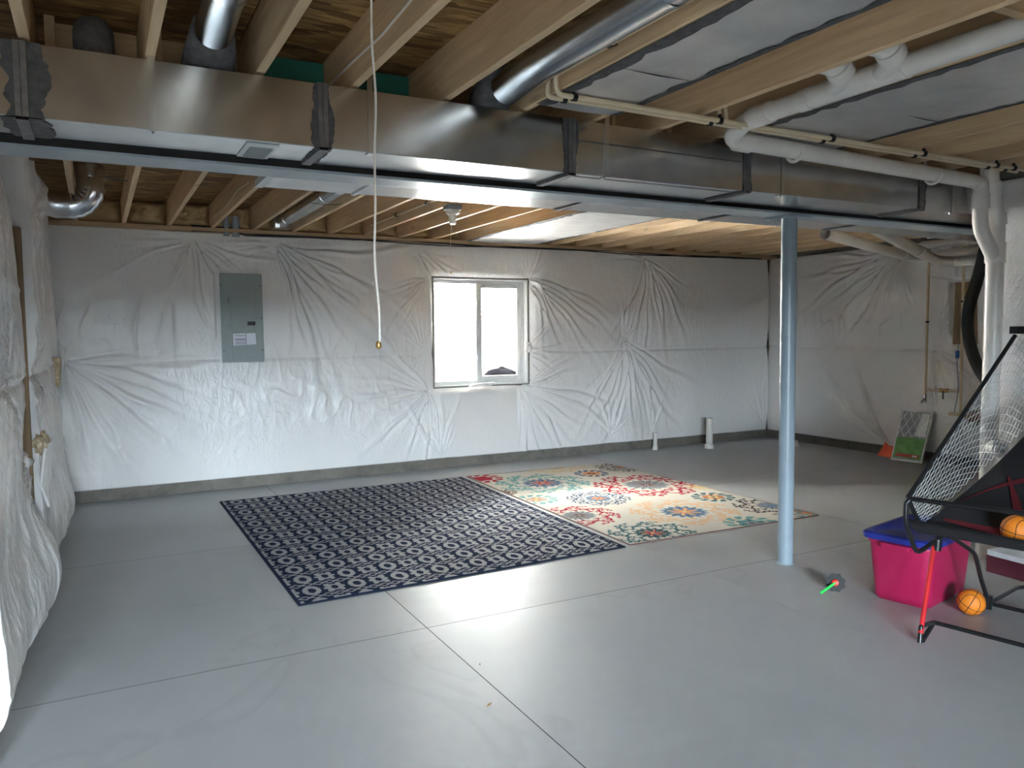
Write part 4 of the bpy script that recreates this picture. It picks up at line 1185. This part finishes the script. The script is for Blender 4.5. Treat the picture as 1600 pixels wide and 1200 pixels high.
# ------------------------------------------------------------------ folding arcade basketball game
gm = thing('basketball_game', (4.2, 2.2, 0), 'black folding arcade basketball game with red legs, net sides and black ramp', 'basketball game')
Wd = Vector((.225, -.974, 0)); Dd = Vector((.974, .225, 0)); GW = 1.12
f0 = Vector((3.722, 2.516, 0))


def gtube(name, pts, r, mat='blackmetal', both=True, n=12, par=None, rad=.03):
    for k in ((0, 1) if both else (0,)):
        obj(name, tube(BM(), fillet([Vector(p) + Wd * GW * k for p in pts], rad, 5), r, n), mat, par or gm, True)


A0 = Vector((3.722, 2.516, .012))
gtube('foot_brace', [A0 + Vector((0, 0, .002)), A0 + Vector((.022, .01, .085)), A0 + Vector((.165, .035, .070)), A0 + Vector((.03, .005, .006))], .0125, rad=.006)
gtube('red_leg', [A0 + Vector((.010, .004, .05)), (3.948, 2.60, .49)], .0125, 'redmetal')
gtube('upper_frame', [(3.705, 2.60, .742), (3.70, 2.60, .64), (3.80, 2.60, .452), (3.95, 2.60, .50), (4.045, 2.60, .535), (4.315, 2.60, .385), (4.43, 2.63, .21), (4.575, 2.665, .03)], .0125, rad=.05)
gtube('hub_plate', [(3.948, 2.585, .455), (3.955, 2.585, .515)], .022, n=10)
gtube('rear_foot', [(4.545, 2.658, .006), (4.556, 2.660, .085)], .026, n=8)
gtube('floor_rail', [(4.575, 2.665, .03), (5.00, 2.745, .03), (5.20, 2.70, .03)], .0115)
obj('front_floor_bar', tb([A0 + Vector((.165, .035, .070)), A0 + Vector((.165, .035, .070)) + Wd * GW], .0115, 12), 'blackmetal', gm, True)
obj('rear_floor_bar', tb([(4.575, 2.660, .03), Vector((4.575, 2.660, .03)) + Wd * GW], .0115, 12), 'blackmetal', gm, True)
p0 = Vector((3.705, 2.60, .735))
obj('front_rail', tb(fillet([p0, p0 + Vector((.02, -.01, .025)), p0 + Wd * .06 + Vector((.01, 0, .026)), p0 + Wd * GW + Vector((.01, 0, .05))], .03, 5), .0125, 12), 'blackmetal', gm, True)
obj('side_brace', tb([(3.725, 2.595, .745), (3.80, 2.595, .625)], .011, 10), 'blackmetal', gm, True)
q0 = Vector((3.722, 2.60, .640))
obj('lower_rail', tb([q0, q0 + Wd * GW + Vector((0, 0, -.02))], .013, 12), 'blackmetal', gm, True)
# ramp fabric from the lower rail up to the backboard
ns, nt_ = 24, 20
ra0, ra1 = Vector((3.83, 2.585, .612)), Vector((5.36, 2.72, 1.22))
V = []
for i in range(ns):
    t = i / (ns - 1)
    for j in range(nt_):
        q = j / (nt_ - 1)
        sag = .05 * math.sin(PI * q) * (1 - .5 * t) + .05 * math.sin(PI * t)
        p = ra0.lerp(ra1, t) + Wd * (GW * q) - Vector((0, 0, sag))
        V.append(tuple(p))
np_mesh('ramp', V, grid_faces(ns, nt_), 'blackfabric', gm)
V = []
for i in range(4):
    for j in range(nt_):
        q = j / (nt_ - 1); t = i / 3
        V.append(tuple(q0.lerp(Vector((3.84, 2.585, .575)), t) + Wd * (GW * q) - Vector((0, 0, .03 * math.sin(PI * t)))))
np_mesh('ball_gutter', V, grid_faces(4, nt_), 'blackfabric', gm)


def onramp(t, q, lift=.006):
    sag = .05 * math.sin(PI * q) * (1 - .5 * t) + .05 * math.sin(PI * t)
    return ra0.lerp(ra1, t) + Wd * (GW * q) - Vector((0, 0, sag)) + Vector((-.006, 0, lift))


for k, cpts in enumerate(([(.20, .03), (.34, .09), (.45, .20), (.52, .34), (.55, .55)], [(.42, .10), (.30, .20), (.20, .28), (.12, .36)], [(.06, .05), (.075, .30), (.07, .6)], [(.50, .12), (.62, .10), (.72, .16)])):
    bm = BM(); pv = None
    fp = fillet([Vector((a, b, 0)) for a, b in cpts], .1, 4)
    for i, p in enumerate(fp):
        wv = .022 * math.sin(PI * (i + .6) / (len(fp) + .2)) + .003
        a, b = bm.verts.new(onramp(p.x - wv, p.y)), bm.verts.new(onramp(p.x + wv, p.y))
        if pv: bm.faces.new((pv[0], a, b, pv[1]))
        pv = (a, b)
    obj('red_graphic', bm, 'redprint', gm)
# rope edge, top bracket, net, back poles
rope0, rope1 = Vector((3.715, 2.60, .765)), Vector((4.63, 2.60, 1.60))
gtube('rope_edge', [rope0, rope0.lerp(rope1, .5), rope1], .0115)
gtube('top_bracket', [(4.612, 2.60, 1.632), (4.80, 2.615, 1.632)], .030, n=4)
gtube('top_arm', [(4.78, 2.61, 1.635), (5.45, 2.74, 1.70)], .0125)
gtube('red_pole', [(5.22, 2.62, .75), (5.46, 2.80, 1.95)], .015, 'redmetal')
gtube('rear_leg', [(5.20, 2.70, .03), (5.30, 2.70, 1.25)], .0125)
for k in (0, 1):
    bm = BM()
    lo = lambda t: ra0.lerp(ra1, t) + Wd * (GW * k)
    hi = lambda t: (rope0.lerp(rope1, min(1, t * 1.72)) if t < .58 else rope1.lerp(Vector((5.45, 2.74, 1.70)), (t - .58) / .42)) + Wd * (GW * k)
    N_ = 22
    pt = lambda i, j: lo(max(0, min(1, i / N_))).lerp(hi(max(0, min(1, i / N_))), j / 12)
    for i in range(-12, N_ + 12):
        for sgn in (1, -1):
            seq = [pt(i + sgn * j, j) for j in range(13) if 0 <= i + sgn * j <= N_]
            if len(seq) > 1: tube(bm, seq, .0013, 3, caps=False)
    nt_o = obj('side_net', bm, 'net', gm); nt_o['kind'] = 'stuff'
bb = obj('backboard', bx(5.50, 5.53, 1.62, 2.82, 1.35, 2.05, bev=.004), 'blackplastic', gm)
for yy in (2.0, 2.45):
    ctr = Vector((5.38, yy, 1.52)); obj('hoop', tube(BM(), [ctr + Vector((.11 * math.cos(a), .11 * math.sin(a), 0)) for a in np.linspace(0, 2 * PI, 25)[:-1]], .008, 8, closed=True), 'redmetal', gm, True)


def ball(c, r, label, rot):
    t_ = thing('toy_basketball', Vector(c) - Vector((0, 0, r)), label, 'ball')
    bm = BM(); bmesh.ops.create_uvsphere(bm, u_segments=36, v_segments=22, radius=r)
    bmesh.ops.translate(bm, verts=bm.verts, vec=Vector(c))
    obj('ball_skin', bm, 'ball', t_, 'all')
    Rm = Matrix.Rotation(rot[0], 3, 'X') @ Matrix.Rotation(rot[1], 3, 'Z')
    for ax in range(3):
        pts = []
        for a in np.linspace(0, 2 * PI, 49)[:-1]:
            p = [Vector((math.cos(a), math.sin(a), 0)), Vector((math.cos(a), 0, math.sin(a))), Vector((0, math.cos(a), math.sin(a)))][ax]
            pts.append(Vector(c) + Rm @ p * (r * .997))
        obj('groove', tube(BM(), pts, r * .028, 6, closed=True), 'ballline', t_, True)
    for sg in (-1, 1):
        pts = []
        for a in np.linspace(0, 2 * PI, 49)[:-1]:
            p = Vector((sg * (.62 + .16 * math.cos(2 * a)), .0, .0)); k_ = math.sqrt(1 - p.x ** 2)
            p = Vector((p.x, k_ * math.cos(a), k_ * math.sin(a)))
            pts.append(Vector(c) + Rm @ p * (r * .997))
        obj('groove', tube(BM(), pts, r * .026, 6, closed=True), 'ballline', t_, True)
    return t_


ball((4.385, 2.655, .0745), .074, 'small orange basketball on the floor against the magenta tote', (.5, .4))
ball((4.02, 2.215, .640), .074, 'small orange basketball resting in the game ramp behind the rail', (.2, 1.1))

# ------------------------------------------------------------------ carton, toy, filter, orange scrap, chips
ct = thing('carton', (5.45, 2.90, 0), 'white and maroon carton lying under the ball game', 'carton')
cb = rrect(5.45, 2.90, .195, .185, 0, .004, -.06, 1)
obj('carton_body', loft(BM(), [[(x, y, .001) for x, y, _ in cb], [(x, y, .115) for x, y, _ in cb]]), 'cartonred', ct)
cb2 = rrect(5.45, 2.90, .193, .183, 0, .004, -.06, 1)
obj('carton_top', loft(BM(), [[(x, y, .1155) for x, y, _ in cb2], [(x, y, .150) for x, y, _ in cb2]]), 'cartonwhite', ct)
cb3 = rrect(5.45, 2.90, .02, .1835, 0, .002, -.06, 1)
obj('tape_strip', loft(BM(), [[(x, y, .1505) for x, y, _ in cb3], [(x, y, .1515) for x, y, _ in cb3]]), 'cartonred', ct)

toy = thing('toy_spinner', (4.02, 3.30, 0), 'small toy with black eight-sided disc and neon green stick on the floor', 'toy')
nv = Vector((-.80, -.55, .22)).normalized(); uv = nv.orthogonal().normalized(); vv = nv.cross(uv); cc = Vector((4.035, 3.30, .062))
octo = [cc + (uv * math.cos(2 * PI * i / 16) + vv * math.sin(2 * PI * i / 16)) * (.060 if i % 2 else .052) for i in range(16)]
obj('disc', prism(BM(), octo, nv * .022), 'blackplastic', toy)
obj('hub', tb([cc + nv * .022, cc + nv * .036, cc + nv * .040], [.022, .020, .010], 16), 'redplastic', toy, True)
obj('stick', tb([cc + nv * .03, (3.875, 3.275, .030)], [.0075, .0085], 10), 'neon', toy, True)

fl = thing('furnace_filter', (8.79, 6.19, 0), 'packaged air filter with white lattice and green label leaning on the right wall', 'air filter')
# local frame: bottom edge A->B, leaning direction
FA, FB = Vector((8.745, 6.365, .004)), Vector((8.80, 5.985, .004)); FU = Vector((.115, -.06, .635)); FNn = (FB - FA).cross(FU).normalized()
if FNn.x > 0: FNn = -FNn


def fq(a0, a1, b0, b1, d0, d1):
    e = FB - FA
    pts = [FA + e * a0 + FU * b0, FA + e * a1 + FU * b0, FA + e * a1 + FU * b1, FA + e * a0 + FU * b1]
    return prism(BM(), [p + FNn * d0 for p in pts], FNn * (d1 - d0))


obj('pleats', fq(.02, .98, .02, .98, -.02, 0), 'filterwhite', fl)
bm = BM()
for a0, a1, b0, b1 in ((0, .05, 0, 1), (.95, 1, 0, 1), (.05, .95, 0, .035), (.05, .95, .965, 1)):
    b_ = fq(a0, a1, b0, b1, -.022, .004); me_ = bpy.data.meshes.new('tmp'); b_.to_mesh(me_); b_.free(); bm.from_mesh(me_); bpy.data.meshes.remove(me_)
obj('card_frame', bm, 'filterframe', fl)
e = FB - FA


def fpt(a, b, d): return FA + e * a + FU * b + FNn * d


for i in range(-3, 5):
    for sg in (1, -1):
        a0 = i * .25 + (.0 if sg > 0 else .25); pts = []
        for t in np.linspace(.47, .97, 26):
            a = a0 + sg * (t - .47) * .95
            if .05 < a < .95: pts.append(fpt(a, t, .0025))
        if len(pts) > 2: obj('lattice_strip', tb([pts[0], pts[-1]], .0065, 6), 'filterframe', fl)
gl_ = obj('green_label', fq(.04, .93, .06, .46, .0045, .006), 'greenprint', fl, label='green printed label')
obj('red_stripe', fq(.12, .88, .085, .145, .0065, .0075), 'redlabel', gl_)
obj('white_mark', fq(.66, .82, .10, .13, .008, .0085), 'filterframe', gl_)
obj('shrink_wrap_fold', prism(BM(), [fpt(.60, .50, .006), fpt(.92, .50, .006), fpt(.93, .95, .006), fpt(.70, .93, .006), fpt(.62, .70, .006)], FNn * .0012), 'filterframe', fl)

bm = BM(); prism(bm, [(8.875, 6.66, .002), (8.875, 6.42, .002), (8.90, 6.41, .16), (8.90, 6.50, .135), (8.90, 6.56, .19), (8.90, 6.60, .115)], (.012, 0, 0))
o = obj('orange_scrap', bm, 'orange'); tag(o, 'bright orange plastic scrap by the floor beside the filter', 'scrap')
for (x, y, a, s_, lab) in ((1.475, 3.02, .5, .022, 'small brown wood chip on the floor near the joint crossing'), (1.62, 3.42, 1.2, .012, 'tiny dark crumb on the floor near the joint')):
    bm = BM(); prism(bm, [(x + s_ * math.cos(a), y + s_ * math.sin(a), .0005), (x - .25 * s_ * math.sin(a), y + .25 * s_ * math.cos(a), .0005), (x - s_ * math.cos(a), y - s_ * math.sin(a), .0005), (x + .3 * s_ * math.sin(a), y - .3 * s_ * math.cos(a), .0005)], (0, 0, .005))
    o = obj('wood_chip', bm, 'lumber_z'); tag(o, lab, 'chip')
